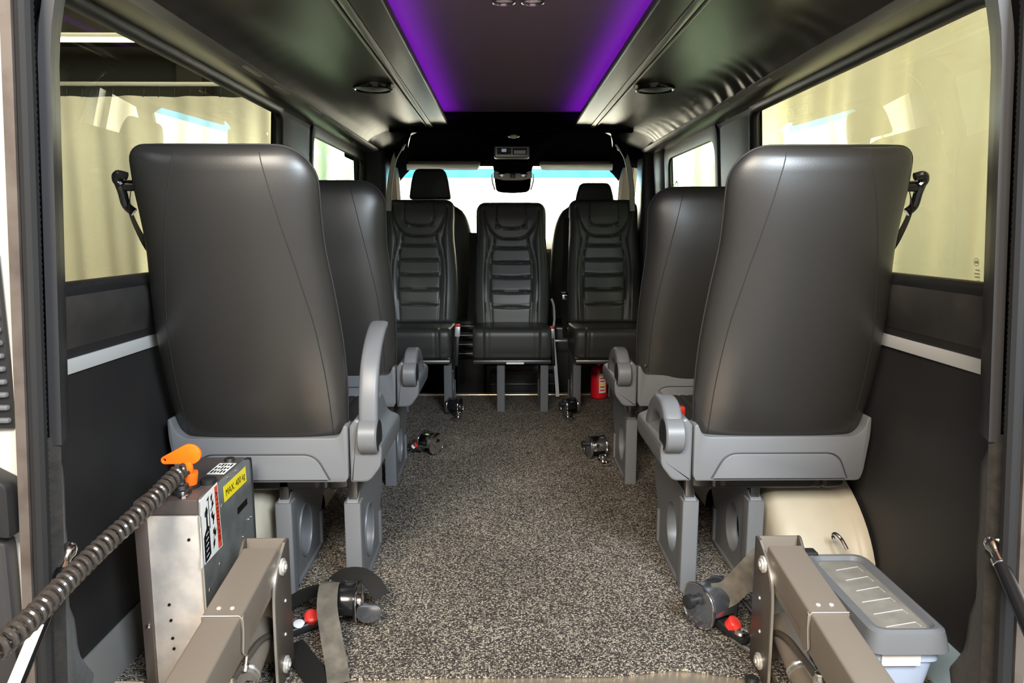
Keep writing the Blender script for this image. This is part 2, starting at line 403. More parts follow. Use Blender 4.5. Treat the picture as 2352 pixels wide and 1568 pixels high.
# windows: rubber ring, sill bead, pane
win_no = 1
def paned(z): return 0.052 - 0.042 * (z - ZB) / (ZT - ZB)
def window(side, y0, y1, rt, rb, gm, fw=0.02, thick=0.02):
    global win_no
    def place(u, v, d): # u along y, v along slope
        z = ZB + v; x = 0.862 + (z - 0.81) * (0.830 - 0.862) / 0.535
        return Vector((side * (x + (paned(z) if d is None else d)), u, z))
    H = ZT - ZB
    def ring_pts(ins, rtx):
        return rpoly([(y0 + ins, ins), (y1 - ins, ins), (y1 - ins, H - ins), (y0 + ins, H - ins)], [rb, rtx[0], rtx[1], rtx[2]], 6)
    o = ring_pts(-0.03, rt); i = ring_pts(fw, rt)
    rows = []
    for ins, d in ((-0.012, 0.0), (-0.010, -0.008), (0.004, -0.011), (fw, -0.002), (fw + 0.003, 0.009), (-0.012, 0.036)):
        rows.append([place(u, v, d) for u, v in ring_pts(ins, rt)])
    fr = loft(rows, True)
    fo = struct('window_%d' % win_no, fr, M['black_plastic'], angle=50)
    g = bmesh.new(); vs = [g.verts.new(place(u, v, None)) for u, v in ring_pts(0.002, rt)]; g.faces.new(vs)
    go = obj('pane', g, gm, fo, smooth=False); go['kind'] = 'structure'
    win_no += 1
    return fo
w1 = window(-1, 1.27, 2.655, (0.03, 0.03, 0.10), 0.02, M['glass_side'])
w2 = window(-1, 3.06, 4.19, (0.03, 0.05, 0.05), 0.03, M['glass_mid'], fw=0.035)
w3 = window(1, 1.27, 2.60, (0.03, 0.03, 0.10), 0.02, M['glass_side'])
w4 = window(1, 3.00, 3.95, (0.05, 0.07, 0.08), 0.05, M['glass_mid'], fw=0.05)
def bead(name, s, y0, y1):
    global n
    struct('trim_%d' % n, tube([(s * 0.861, y0, 0.8155), (s * 0.861, y1, 0.8155)], 0.0042, 8), M['rail']); n += 1
bead('b', -1, 1.36, 2.64); bead('b', 1, 1.36, 2.58)
# etched maker's-plate mark of the right rear pane
bm = bmesh.new()
def onglass(s, y, z): return Vector((s * (0.862 + (z - 0.81) * (-0.032) / 0.535 + paned(z) - 0.0008), y, z))
for k, (zc, w) in enumerate(((0.852, 0.014), (0.845, 0.018), (0.838, 0.017), (0.831, 0.010))):
    for q in range(4):
        ya = 1.425 + q * w / 4; yb = ya + w / 4 * 0.7
        v = [bm.verts.new(onglass(1, y, z)) for y, z in ((ya, zc - .0016), (yb, zc - .0016), (yb, zc + .0016), (ya, zc + .0016))]; bm.faces.new(v)
ring = [circle(1.434, 0.868, r, 20) for r in (0.0085, 0.0072)]
loft([[onglass(1, y, z) for y, z in c] for c in ring], True, bm=bm)
for q in (-1, 0, 1):
    v = [bm.verts.new(onglass(1, y, z)) for y, z in ((1.434 + q * .004 - .0014, .865), (1.434 + q * .004 + .0014, .865), (1.434 + q * .004 + .0014, .871), (1.434 + q * .004 - .0014, .871))]; bm.faces.new(v)
em = obj('glass_mark', bm, M['garnish'], w3, smooth=False); em['kind'] = 'structure'
# pillars between the windows: padded covers
def cover(side, y0, y1, z0, z1, m, bulge=0.014, ymid=None):
    global n
    rows = []
    for j in range(9):
        z = z0 + (z1 - z0) * j / 8
        rows.append([(side * (wall_x(z) - bulge * math.sin(PI * i / 8) ** 0.5), y0 + (y1 - y0) * i / 8, z) for i in range(9)])
    struct('trim_%d' % n, loft(rows), m, angle=60); n += 1
cover(-1, 2.675, 3.04, 0.815, 1.335, M['pillar']); cover(1, 2.62, 2.98, 0.815, 1.335, M['pillar'])
cover(1, 3.96, 4.22, 0.0, 1.36, M['pillar'], 0.03)
struct('trim_%d' % n, BB(-0.90, -0.715, 4.205, 4.40, -0.1, 1.42, 0.03, 3), M['pillar']); n += 1
struct('trim_%d' % n, BB(0.755, 0.90, 4.205, 4.40, -0.1, 1.42, 0.03, 3), M['pillar']); n += 1
# rear corner pillars, seal, bare flange and white body edge
def fl_x(z): return 0.760 + 0.067 * (1.08 - z) if z > 0 else 0.832
def dpillar(s):
    global n
    up, lo = [], []
    for j in range(22):
        z = 0.585 + j * (1.56 - 0.585) / 21
        zz = min(z, 1.345); xw = wall_x(max(0.82, zz)) if zz > 0.81 else wall_x(zz)
        top = max(0, (z - 1.20) / 0.36); xin = xw + 0.006 - 0.17 * top ** 1.5
        xs_ = fl_x(z) - 0.026 - 0.10 * top ** 1.5
        up.append([(s * (xs_ + 0.010), 1.135, z), (s * (xs_ - 0.006), 1.140, z), (s * (xs_ + 0.004), 1.165, z), (s * (xs_ + 0.017), 1.20, z), (s * (0.5 * xin + 0.5 * xs_ + 0.014), 1.235, z), (s * (xin - 0.004), 1.300, z), (s * (xin + 0.006), 1.312, z), (s * (xw + 0.03), 1.316, z)])
    struct('trim_%d' % n, loft(up), M['pillar'], angle=60); n += 1
    for j in range(24):
        z = -0.02 + j * (0.60 + 0.02) / 23
        xw = wall_x(max(0, z)); wv = 0.020 * math.sin(z * 17 + 1.0) + 0.010 * math.sin(z * 41)
        if 0.30 < z < 0.42: wv -= 0.022 * math.sin((z - 0.30) / 0.12 * PI)
        xs_ = fl_x(z) - 0.026
        lo.append([(s * (xs_ + 0.012), 1.130, z), (s * (xs_ - 0.002), 1.145, z), (s * (xs_ + 0.036), 1.20, z), (s * (0.5 * xw + 0.5 * xs_ + 0.012), 1.25, z), (s * (xw - 0.010), 1.300 + wv, z), (s * (xw + 0.012), 1.310 + wv, z)])
    struct('trim_%d' % n, loft(lo), M['felt'], angle=60); n += 1
    zz = [-0.3 + 1.95 * k / 40 for k in range(41)]
    P = [(s * (fl_x(z) - 0.017), 1.105, z) for z in zz]
    bm = tube(P, 0.0125, 10)
    # ribbed inner edge of the rubber
    for k in range(0, 190):
        z = -0.25 + k * 0.0095
        box(bm, (s * (fl_x(z) - 0.0235), 1.106, z), (0.010, 0.010, 0.0045))
    struct('trim_%d' % n, bm, M['seal']); n += 1
    bm = sweep(P, [(-0.008, -0.006), (0.008, -0.006), (0.008, 0.006), (-0.008, 0.006)], up=(0, 1, 0))
    move(bm, Matrix.Translation((s * 0.019, -0.006, 0)))
    struct('trim_%d' % n, bm, M['flange']); n += 1
    rows = [[(s * (fl_x(z) + 0.012), 1.105, z), (s * (fl_x(z) + 0.03), 1.118, z), (s * (fl_x(z) + 0.11), 1.125, z), (s * 0.99, 1.14, z)] for z in zz]
    struct('trim_%d' % n, loft(rows), M['body'], angle=60); n += 1
dpillar(-1); dpillar(1)
# rear header above the opening
struct('trim_%d' % n, BB(-0.78, 0.78, 1.10, 1.30, 1.505, 1.60, 0.02), M['pillar']); n += 1

# ------------------------------------------------------------------ ceiling
ZC = 1.455      # side panels
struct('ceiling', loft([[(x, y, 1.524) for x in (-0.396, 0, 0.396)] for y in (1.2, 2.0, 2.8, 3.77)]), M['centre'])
for s, nm in ((-1, 'left'), (1, 'right')):
    # inner side panel with a lip towards the recess
    prof = [(0.318, 1.478), (0.317, 1.462), (0.322, ZC), (0.345, ZC - 0.001), (0.396, ZC - 0.002), (0.398, ZC + 0.012)]
    struct('ceiling_panel_' + nm, loft([[(s * x, y, z) for x, z in prof] for y in (1.2, 3.77)]), M['ceil'], angle=40)
    struct('trim_%d' % n, prism(rpoly([(s * 0.398, ZC - 0.006), (s * 0.418, ZC - 0.008), (s * 0.418, ZC + 0.012), (s * 0.398, ZC + 0.012)], 0.002, 2), 'xz', 1.2, 3.80), M['rail']); n += 1
    struct('trim_%d' % n, prism([(s * 0.418, ZC + 0.010), (s * 0.428, ZC + 0.010), (s * 0.428, ZC + 0.016), (s * 0.418, ZC + 0.016)], 'xz', 1.2, 3.80), M['seal']); n += 1
    struct('trim_%d' % n, prism(rpoly([(s * 0.428, ZC - 0.003), (s * 0.436, ZC - 0.004), (s * 0.436, ZC + 0.012), (s * 0.428, ZC + 0.012)], 0.002, 2), 'xz', 1.2, 3.80), M['rail']); n += 1
    # outer headliner curving down to the wall, with wrinkles in the cloth
    def head(u, v, s=s):
        tab = [(0, (0.436, ZC)), (0.25, (0.53, ZC - 0.004)), (0.5, (0.63, ZC - 0.016)), (0.75, (0.70, ZC - 0.042)), (1, (0.745, 1.378))]
        x = interp([(a, b[0]) for a, b in tab], u); z = interp([(a, b[1]) for a, b in tab], u)
        y = 1.2 + 2.62 * v
        k = (0.5 if s < 0 else 1.0) * max(0, (u - 0.42) / 0.58) ** 1.2
        ph = y * 52 + 9 * noise.noise((y * 3.0, u * 1.2, s * 3.0)) + u * 6 * noise.noise((y * 1.3, 2.0, s))
        amp = (0.35 + 0.65 * noise.noise((y * 1.7, u * 0.8, s * 5.0))) * 0.003
        if s > 0: amp += 0.0045 * max(0, 0.6 + noise.noise((y * 2.3, u * 2, 9.0))) * math.exp(-((y - 2.55) / 0.35) ** 2)
        z += k * amp * math.sin(ph) * (1 if u < 0.99 else 0.2)
        return (s * x, y, z)
    struct('headliner_' + nm, grid(head, 30, 420), M['ceil'], angle=80)
    # garnish strip along the edge, a pad between strip and window
    yend = 4.18
    struct('trim_%d' % n, prism(rpoly([(s * 0.736, 1.381), (s * 0.760, 1.366), (s * 0.764, 1.374), (s * 0.742, 1.390)], 0.002, 2), 'xz', 1.25, yend), M['garnish']); n += 1
    def pad(u, v, s=s):
        tab = [(0, (0.752, 1.372)), (0.3, (0.778, 1.3665)), (0.65, (0.806, 1.362)), (1, (0.834, 1.3585))]
        y = 1.25 + 3.0 * v
        d = 0.004 * math.sin(PI * u)
        return (s * (interp([(a, b[0]) for a, b in tab], u) - d), y, interp([(a, b[1]) for a, b in tab], u) - d)
    struct('trim_%d' % n, grid(pad, 8, 30), M['ceil'] , angle=80); n += 1
    for (ya, yb) in ((2.05, 2.18), (2.32, 2.45), (2.70, 2.86), (2.92, 3.30)) if s < 0 else ((2.2, 2.3), (2.6, 2.75)):
        struct('trim_%d' % n, BB(min(s * 0.738, s * 0.75), max(s * 0.738, s * 0.75), ya, yb, 1.3695, 1.3745), M['tag']); n += 1
    # roof and outer skin so that daylight only enters through the openings
struct('roof', loft([[(x, y, z) for x, z in ((-0.872, 1.372), (-0.90, 1.40), (-0.89, 1.48), (-0.80, 1.57), (0, 1.61), (0.80, 1.57), (0.89, 1.48), (0.90, 1.40), (0.872, 1.372))] for y in (1.12, 4.9)]), M['body'])
# pull-over curved corner between headliner and cab
for s in (-1, 1):
    rows = []
    for k in range(9):
        t = k / 8
        h_ = [(0.436, ZC), (0.50, ZC - 0.002), (0.55, ZC - 0.006), (0.60, ZC - 0.012), (0.64, ZC - 0.019), (0.68, ZC - 0.032), (0.71, ZC - 0.049), (0.735, ZC - 0.070), (0.80, 1.366)][k]
        rows.append([(s * h_[0], 3.75, h_[1] + 0.006), (s * h_[0], 3.83, h_[1]), (s * (0.54 + 0.28 * t), 4.0, 1.437 - 0.075 * t), (s * (0.60 + 0.26 * t), 4.34, 1.41 - 0.06 * t)])
    struct('trim_%d' % n, loft(rows), M['ceil'], angle=80); n += 1

# ------------------------------------------------------------------ cab
def cabroof(u, v):
    y = 3.775 + v * 1.20; a = abs(u * 2 - 1); sgn = 1 if u > 0.5 else -1
    w = 0.60 + 0.14 * v
    x = sgn * w * a
    z = 1.435 - 0.045 * v - 0.030 * v * v + 0.05 * math.sin(PI * min(1, v * 1.1)) * (1 - a ** 6)
    z -= 0.10 * max(0, (a - 0.84) / 0.16) ** 1.6
    return (x, y, z)
struct('cab_headliner', grid(cabroof, 41, 21), M['cab_lining'], angle=80)
struct('cab_header', prism(rpoly([(3.765, 1.43), (3.80, 1.425), (3.80, 1.57), (3.765, 1.57)], 0.006, 2), 'yz', -0.62, 0.62), M['cab_lining'])
for s, nm in ((-1, 'left'), (1, 'right')):
    # cab side: door lining, door glass, pillars
    struct('cab_door_' + nm, BB(min(s * 0.86, s * 0.95), max(s * 0.86, s * 0.95), 4.30, 5.45, -0.14, 0.84, 0.01), M['cab_lining'])
    struct('cab_door_top_' + nm, BB(min(s * 0.66, s * 0.95), max(s * 0.66, s * 0.95), 4.22, 5.0, 1.345, 1.47, 0.01), M['cab_lining'])
    g = bmesh.new(); g.faces.new([g.verts.new((s * 0.90, y, z)) for y, z in ((4.42, 0.84), (5.45, 0.84), (5.02, 1.31), (4.42, 1.31))])
    struct('window_%d' % win_no, g, M['glass_front'], smooth=False); win_no += 1
    rows = []
    for k in range(12):
        t = k / 11; y = 4.88 + 0.72 * t; z = 1.38 - 0.60 * t
        x = 0.735 + 0.075 * t
        rows.append([(s * x, y, z), (s * (x + 0.02), y - 0.03, z - 0.01), (s * (x + 0.09), y - 0.02, z - 0.01), (s * (x + 0.13), y + 0.05, z), (s * (x + 0.02), y + 0.06, z + 0.02)])
    struct('cab_pillar_' + nm, loft(rows, True, True), M['visor'], angle=50)
# windscreen with the blue sun band along the top
def scr(x, t): return Vector((x * (1 + 0.08 * t), 4.97 + 0.63 * t, 1.345 - 0.545 * t))
g = bmesh.new(); xs = [-0.75 + 1.5 * k / 12 for k in range(13)]
loft([[scr(x, t) for x in xs] for t in (0.105, 0.4, 0.7, 1.0)], bm=g)
ws = struct('window_%d' % win_no, g, M['glass_front']); win_no += 1
g = loft([[scr(x, t) for x in xs] for t in (0.0, 0.05, 0.105)])
pb = obj('sun_band', g, M['glass_band'], ws); pb['kind'] = 'structure'
dash = struct('dashboard', prism(rpoly([(4.92, 0.28), (4.90, 0.68), (4.98, 0.80), (5.25, 0.87), (5.65, 0.87), (5.7, 0.28)], 0.04, 4), 'yz', -0.86, 0.86), M['black_plastic'])
struct('cab_firewall', BB(-0.95, 0.95, 5.70, 5.76, -0.3, 0.86), M['cab_lining'])

def at(u, v, y):      # a point of the place seen along the photograph's line of sight, at depth y
    d = Fv + Rv * ((u - 1176) / FPX) - Uv * ((v - 784) / FPX)
    return CAM + d * (y / d.y)
# ================================================================== SEATS
BL = 0.70
W_TAB = [(0, 0.203), (0.12, 0.213), (0.25, 0.214), (0.38, 0.205), (0.48, 0.195), (0.55, 0.194), (0.62, 0.195), (0.70, 0.190)]
RAD = [0.045, 0.045]
def half_w(z, sd=1):
    w = interp(W_TAB, z); r = RAD[0] if sd < 0 else RAD[1]
    if z > BL - r:
        q = (z - (BL - r)) / r; w = w - r + r * math.sqrt(max(0, 1 - q * q)) * 1.0
    return w
def endfade(z):
    r = 0.035; f = 1.0
    if z > BL - r: f = math.sqrt(max(0, 1 - ((z - (BL - r)) / r) ** 2))
    if z < 0.02: f = min(f, math.sqrt(max(0, 1 - ((0.02 - z) / 0.02) ** 2)) * 0.5 + 0.5)
    return f
TF = [(0, 0.055), (0.15, 0.06), (0.35, 0.045), (0.5, 0.045), (0.6, 0.055), (0.70, 0.045)]
TR = [(0, 0.030), (0.1, 0.045), (0.3, 0.060), (0.5, 0.060), (0.6, 0.050), (0.70, 0.025)]
def seg_d(px, pz, pts):
    best = 9.0
    for i in range(len(pts) - 1):
        ax, az = pts[i]; bx_, bz = pts[i + 1]; dx, dz = bx_ - ax, bz - az
        t = max(0, min(1, ((px - ax) * dx + (pz - az) * dz) / (dx * dx + dz * dz + 1e-12)))
        best = min(best, math.hypot(px - ax - t * dx, pz - az - t * dz))
    return best
def sm2(pts, n=6): return [(p.x, p.y) for p in smooth_path([(a, b, 0) for a, b in pts], n)]
HEAD_IN = sm2([(0.079, 0.695), (0.083, 0.655), (0.085, 0.61), (0.080, 0.575), (0.058, 0.553), (0.03, 0.548), (0, 0.547)])
HEAD_OUT = sm2([(0.155, 0.66), (0.146, 0.61), (0.135, 0.575), (0.115, 0.535), (0.085, 0.505), (0.045, 0.492), (0, 0.490)])
CENTRE = sm2([(0.093, 0.506), (0.097, 0.47), (0.112, 0.40), (0.119, 0.32), (0.118, 0.2), (0.108, 0.0)])
OUTER = sm2([(0.158, 0.65), (0.152, 0.58), (0.138, 0.52), (0.128, 0.47), (0.137, 0.41), (0.148, 0.33), (0.150, 0.2), (0.142, 0.0)])
RIBS = [0.435, 0.352, 0.268, 0.184, 0.100]
def front_detail(x, z):
    a = abs(x); d = 0.0
    g = lambda dist, w, k: -k * math.exp(-(dist / w) ** 2)
    inside_in = a < 0.085 and z > 0.547
    d += g(seg_d(a, z, HEAD_IN), 0.0045, 0.007)
    if z > 0.45: d += g(seg_d(a, z, HEAD_OUT), 0.0045, 0.007)
    if z < 0.53: d += g(seg_d(a, z, CENTRE), 0.0045, 0.006)
    d += g(seg_d(a, z, OUTER), 0.004, 0.005)
    cw = interp([(q[1], q[0]) for q in reversed(CENTRE)], z) if z < 0.5 else 0
    if a < cw - 0.004 and z < 0.49:
        for r in RIBS:
            bend = r + 0.004 * (a / 0.11) ** 2
            d += g(z - bend, 0.0045, 0.007) + g(z - bend - 0.013, 0.003, 0.0025)
            d += 0.004 * math.exp(-((z - bend - 0.0065) / 0.004) ** 2)
    if inside_in: d += 0.004
    # side bolsters stand proud of the centre panel
    b = max(0, min(1, (a - 0.12) / 0.04)); d += 0.012 * b * b * (3 - 2 * b) * (1 if z < 0.5 else max(0, 1 - (z - 0.5) / 0.12))
    return d
def front_pt(u, z):
    w = half_w(z, u); x = w * u
    prof = max(0, 1 - abs(u) ** 5) ** 0.45
    return Vector((x, (interp(TF, z) * prof + front_detail(x, z) * min(1, prof * 1.5)) * endfade(z), z))
def rear_pt(u, z):
    w = half_w(z, u)
    prof = max(0, 1 - abs(u) ** 3.4) ** 0.62
    return Vector((w * u, -interp(TR, z) * prof * endfade(z), z))
def us(n): return [math.sin((i / (n - 1) - 0.5) * PI * 0.98) / math.sin(0.49 * PI) for i in range(n)]
def back_mesh(detail):
    bm = bmesh.new()
    nu = 91 if detail else 25
    zs = [BL * k / 130 for k in range(127)] if detail else [BL * k / 50 for k in range(49)]
    zs += [BL - 0.0155, BL - 0.010, BL - 0.006, BL - 0.003, BL - 0.001, BL]
    zs = sorted(set(zs))
    U = us(nu)
    loft([[front_pt(u, z) for u in U] for z in zs], bm=bm)
    U2 = us(41)
    zr = [BL * k / 60 for k in range(58)] + [BL - 0.020, BL - 0.0155, BL - 0.010, BL - 0.006, BL - 0.003, BL - 0.001, BL]
    loft([[rear_pt(u, z) for u in U2] for z in sorted(set(zr))], bm=bm)
    bmesh.ops.remove_doubles(bm, verts=bm.verts, dist=0.0006)
    return bm
SEAM = [(0.0, 0.175), (0.15, 0.176), (0.3, 0.166), (0.42, 0.146), (0.52, 0.126), (0.62, 0.104), (0.692, 0.086)]
def seam_mesh(s):
    P = []
    for k in range(50):
        z = 0.004 + 0.686 * k / 49; x = interp(SEAM, z); u = x / half_w(z, s)
        P.append(rear_pt(u * s, z) + Vector((0, -0.0002, 0)))
    return tube(P, 0.0011, 6)
def piping_mesh():
    P = []
    zs = [0.01 + (BL - 0.09) * k / 30 for k in range(31)] + [BL - 0.08 + 0.08 * math.sin(PI / 2 * k / 10) for k in range(1, 11)]
    for z in zs: P.append(Vector((-half_w(z, -1) - 0.001, 0.004, z)))
    ta, tb2 = half_w(BL, -1), half_w(BL, 1)
    for k in range(1, 8): P.append(Vector((-ta + (ta + tb2) * k / 8, 0.002, BL + 0.001)))
    for z in reversed(zs): P.append(Vector((half_w(z, 1) + 0.001, 0.004, z)))
    return tube(P, 0.0026, 6)
def cushion_mesh(w=0.405, dpt=0.40, h=0.165):
    # rounded front edge, two pairs of stitched pleats; local: x across, y 0 (rear)..dpt (front), z 0..h
    prof = rpoly([(0, 0), (dpt - 0.015, 0), (dpt, h * 0.3), (dpt + 0.004, h), (0, h - 0.02)], [0.01, 0.02, 0.03, 0.05, 0.02], 6)
    c = Vector((dpt / 2, h / 2))
    xs = [-w / 2 + w * 0.5 * (1 - math.cos(PI * k / 80)) for k in range(81)]
    rows = []
    for x in xs:
        u = abs(x) / (w / 2); e = max(0.0, 1 - u ** 14) ** 0.5
        g = 0
        for q in (0.122, 0.143): g += 0.006 * math.exp(-((abs(x) - q) / 0.003) ** 2)
        row = []
        for (py, pz) in prof:
            d = Vector((py, pz)) - c; L = d.length; k = (1 - 0.030 * (1 - e) / 0.5 if e < 1 else 1)
            ins = g + (1 - e) * 0.022
            d2 = d * max(0.05, (L - ins) / L); row.append((x, c.x + d2.x, c.y + d2.y))
        rows.append(row)
    return loft(rows, True, True)
def leg_mesh(h=0.25, th=0.042, depth=0.30):
    # side panel with an oval opening; y 0 rear .. depth front
    out = rpoly([(0.0, 0.0), (depth, 0.0), (depth, 0.10), (depth + 0.065, 0.18), (depth + 0.06, h + 0.03), (0.03, h + 0.02), (0.0, h)], [0.004, 0.006, 0.02, 0.03, 0.006, 0.006, 0.006], 3)
    hole = circle(0.135, 0.118, 0.056, 26, 0.070)
    bm = prism(out, 'yz', -th / 2 + 0.007, th / 2 - 0.007, 0.0, [hole]); move(bm, Matrix.Translation((0, 0.006, 0)))
    # broad rear edge column, slightly canted at the top
    t = prism(rpoly([(-th / 2, 0.0), (th / 2, 0.0), (th / 2, 0.045), (-th / 2, 0.045)], 0.005, 3), 'xy', 0.0, h)
    merge(bm, t)
    merge(bm, prism(rpoly([(-th / 2, depth - 0.012), (th / 2, depth - 0.012), (th / 2, depth + 0.004), (-th / 2, depth + 0.004)], 0.004, 3), 'xy', 0.0, 0.11))
    merge(bm, BB(-th / 2, th / 2, 0.03, depth, 0.0, 0.012, 0.003))
    # rim round the opening
    t = loft([[(sx, y + 0.006, z) for y, z in circle(0.135, 0.118, r, 26, r * 1.25)] for r, sx in ((0.061, th / 2 - 0.007), (0.060, th / 2 - 0.003), (0.0565, th / 2 - 0.003), (0.0555, th / 2 - 0.007))], True)
    merge(bm, t)
    return bm
def shell_mesh(s):      # s = inner side sign
    o = [(-0.200, 0.322), (0.205, 0.322), (0.212, 0.335), (0.214, 0.462), (0.204, 0.466), (0.190, 0.434), (-0.180, 0.434), (-0.203, 0.452), (-0.210, 0.482), (-0.219, 0.482), (-0.2195, 0.440), (-0.208, 0.345)]
    o = rpoly(o, [0.022, 0.004, 0.004, 0.006, 0.008, 0.016, 0.02, 0.02, 0.006, 0.006, 0.02, 0.03], 4)
    if s < 0: o = [(-x, z) for x, z in reversed(o)]
    return prism(o, 'xz', -0.012, 0.045, 0.004)
def pan_mesh():
    return BB(-0.19, 0.19, 0.04, 0.40, 0.305, 0.355, 0.02)
def inset_mesh(s):
    o = rpoly([(-0.165, 0.327), (0.165, 0.327), (0.132, 0.392), (-0.140, 0.392)], [0.004, 0.004, 0.03, 0.03], 6)
    if s < 0: o = [(-x, z) for x, z in reversed(o)]
    return prism(o, 'xz', -0.0155, -0.010, 0.003)
def side_cover_mesh(s):
    o = rpoly([(0.2165, 0.322), (0.262, 0.322), (0.292, 0.362), (0.296, 0.415), (0.262, 0.425), (0.248, 0.475), (0.232, 0.482), (0.2165, 0.462)], [0.004, 0.014, 0.012, 0.02, 0.02, 0.012, 0.012, 0.004], 4)
    if s < 0: o = [(-x, z) for x, z in reversed(o)]
    return prism(o, 'xz', -0.012, 0.30, 0.006)
ARM_DOWN = [(0.0, 0.444), (0.015, 0.472), (0.05, 0.492), (0.105, 0.492), (0.16, 0.468), (0.20, 0.42), (0.212, 0.375), (0.212, 0.345)]
ARM_UP = [(0.0, 0.44), (0.004, 0.50), (0.016, 0.555), (0.042, 0.605), (0.085, 0.645), (0.145, 0.676), (0.20, 0.69)]
def arm_mesh(s, mode):
    x = s * 0.2635
    pts = ARM_DOWN if mode == 'down' else ARM_UP
    P = smooth_path([(x, y, z) for y, z in pts], 7)
    sc = (lambda t: 1.0 - 0.30 * t) if mode == 'down' else (lambda t: 1.0 - 0.25 * t)
    prof = rrect(0.047, 0.052 if mode == 'down' else 0.036, 0.012, 4)
    def scale(t): return 1.0
    fr = frames(P, (1, 0, 0)); rows = []
    for i, p in enumerate(P):
        t = i / (len(P) - 1); sd, up = fr[i]
        k = 1.0
        if t > 0.93: k = max(0.25, math.sqrt(max(0, 1 - ((t - 0.93) / 0.07) ** 2)))
        th = (1 - 0.30 * t) if mode == 'down' else (1 - 0.55 * t)
        rows.append([p + sd * b * th * k + up * a * k for a, b in prof])
    bm = loft(rows, True, True)
    merge(bm, cyl((x - s * 0.0235, 0.0, 0.437), (x + s * 0.0235, 0.0, 0.437), 0.044, 32, 0.004))
    return bm
def seat(name, label, x, y, rz, inner, recline, arm, legs, detail, group, tz=0.0, base_y=0.03, guide=0):
    t = thing(name, label, 'seat', (x, y, 0), rz, group)
    RAD[:] = ([0.045, 0.045] if detail else ([0.032, 0.078] if inner > 0 else [0.078, 0.032]))
    R = Matrix.Translation((0, base_y, 0.430 + tz)) @ Matrix.Rotation(recline, 4, 'X')
    obj('backrest', move(back_mesh(detail), R), M['leather_front_lit'] if detail else M['leather'], t, angle=50)
    for s in (-1, 1): obj('seam', move(seam_mesh(s), R), M['seam'], t)
    obj('piping', move(piping_mesh(), R), M['seam'], t)
    if detail:
        for cv in (HEAD_IN, HEAD_OUT, CENTRE, OUTER):
            for sg in ((-1, 1) if abs(cv[-1][0]) > 0.01 else (0,)):
                pts = [(sg * a, b) for a, b in cv] if sg else [(-a, b) for a, b in cv] + [(a, b) for a, b in reversed(cv)][1:]
                P = [front_pt(max(-0.97, min(0.97, a / half_w(b, a))), min(b, BL - 0.006)) + Vector((0, 0.0006, 0)) for a, b in pts]
                obj('stitched_seam', move(tube(P, 0.0013, 6), R), M['seam'], t)
    cu = move(cushion_mesh(), Matrix.Translation((0, base_y + 0.03, 0.275)))
    obj('cushion', cu, M['leather_cushion_dim'] if detail else M['leather'], t, angle=50)
    if arm:
        sh = obj('seat_shell', shell_mesh(inner), M['shell'], t)
        obj('recessed_panel', inset_mesh(inner), M['shell'], sh)
        gl = rpoly([(-0.167, 0.330), (-0.142, 0.394), (0.134, 0.394), (0.167, 0.330)], [0.0, 0.03, 0.03, 0.0], 6)
        obj('panel_groove_shade', tube([(-x * (1 if inner > 0 else -1) * -1, -0.0135, z) for x, z in gl], 0.0016, 6), M['groove_shade'], sh)
        obj('seat_pan', pan_mesh(), M['shell_dark'], t)
        sc = obj('side_cover', side_cover_mesh(inner), M['shell'], t, angle=22)
        a = obj('armrest', arm_mesh(inner, arm), M['shell'], t)
        obj('pivot_cap', cyl((inner * 0.2835, 0, 0.437), (inner * 0.2885, 0, 0.437), 0.039, 32, 0.002), M['black_plastic'], a)
    else:
        obj('seat_pan', BB(-0.2, 0.2, 0.05, 0.455, 0.258, 0.278, 0.004), M['steel_pin'], t)
    for lx, ly, rot in legs:
        lm = move(leg_mesh(0.245), Matrix.Translation((lx, ly, 0)) @ Matrix.Rotation(rot, 4, 'Z'))
        lo = obj('leg', lm, M['shell_dark'] if not arm else M['shell'], t)
        yy = ly + (0.025 if rot == 0 else -0.025)
        obj('support_pin', BB(lx - 0.012, lx + 0.012, yy - 0.010, yy + 0.012, 0.24, 0.33, 0.002), M['steel_pin'], lo)
    if guide:
        g = guide
        zc = 0.430 + tz; bx_ = g * 0.205
        p = lambda dx, dy, dz: R @ Vector((g * dx, dy, dz + 0.035))
        bm = tube([p(0.185, 0.03, 0.575), p(0.232, 0.03, 0.575)], 0.012, 12)
        gd = obj('belt_guide', bm, M['black_gloss'], t)
        bm = tube(smooth_path([p(0.222, 0.02, 0.600), p(0.236, 0.02, 0.592), p(0.238, 0.03, 0.560), p(0.238, 0.035, 0.530), p(0.224, 0.035, 0.515)], 5), 0.0095, 10)
        bm = tube(smooth_path([p(0.214, 0.016, 0.598), p(0.232, 0.016, 0.602), p(0.240, 0.02, 0.590), p(0.232, 0.02, 0.578)], 5), 0.009, 10, bm=bm)
        obj('guide_hook', bm, M['black_gloss'], gd)
        obj('belt_webbing', ribbon([p(0.222, 0.03, 0.555), p(0.232, 0.034, 0.52), p(0.226, 0.045, 0.46), p(0.212, 0.075, 0.37), p(0.200, 0.085, 0.20)], 0.045, up=(g, -0.4, 0)), M['webbing_black'], t)
    return t
GR = 'passenger seats seen from behind'
seat('passenger_seat', 'charcoal leather seat seen from behind, grey armrest raised, beside the metal lift power box', -0.632, 1.70, 0, 1, math.radians(15), 'up', [(0.205, 0.045, 0), (0.030, 0.045, 0)], False, GR, guide=-1)
s2 = seat('passenger_seat', 'charcoal leather seat from behind with pale grey base, above the grey lidded box', 0.636, 1.70, 0, -1, math.radians(15), 'down', [(-0.197, 0.050, 0), (-0.028, 0.050, 0)], False, GR, guide=1)
seat('passenger_seat', 'dark leather seat from behind, half hidden by the seat with the raised armrest', -0.630, 2.46, 0, 1, math.radians(5), 'down', [(0.172, 0.085, 0), (-0.003, 0.085, 0)], False, GR, tz=-0.035)
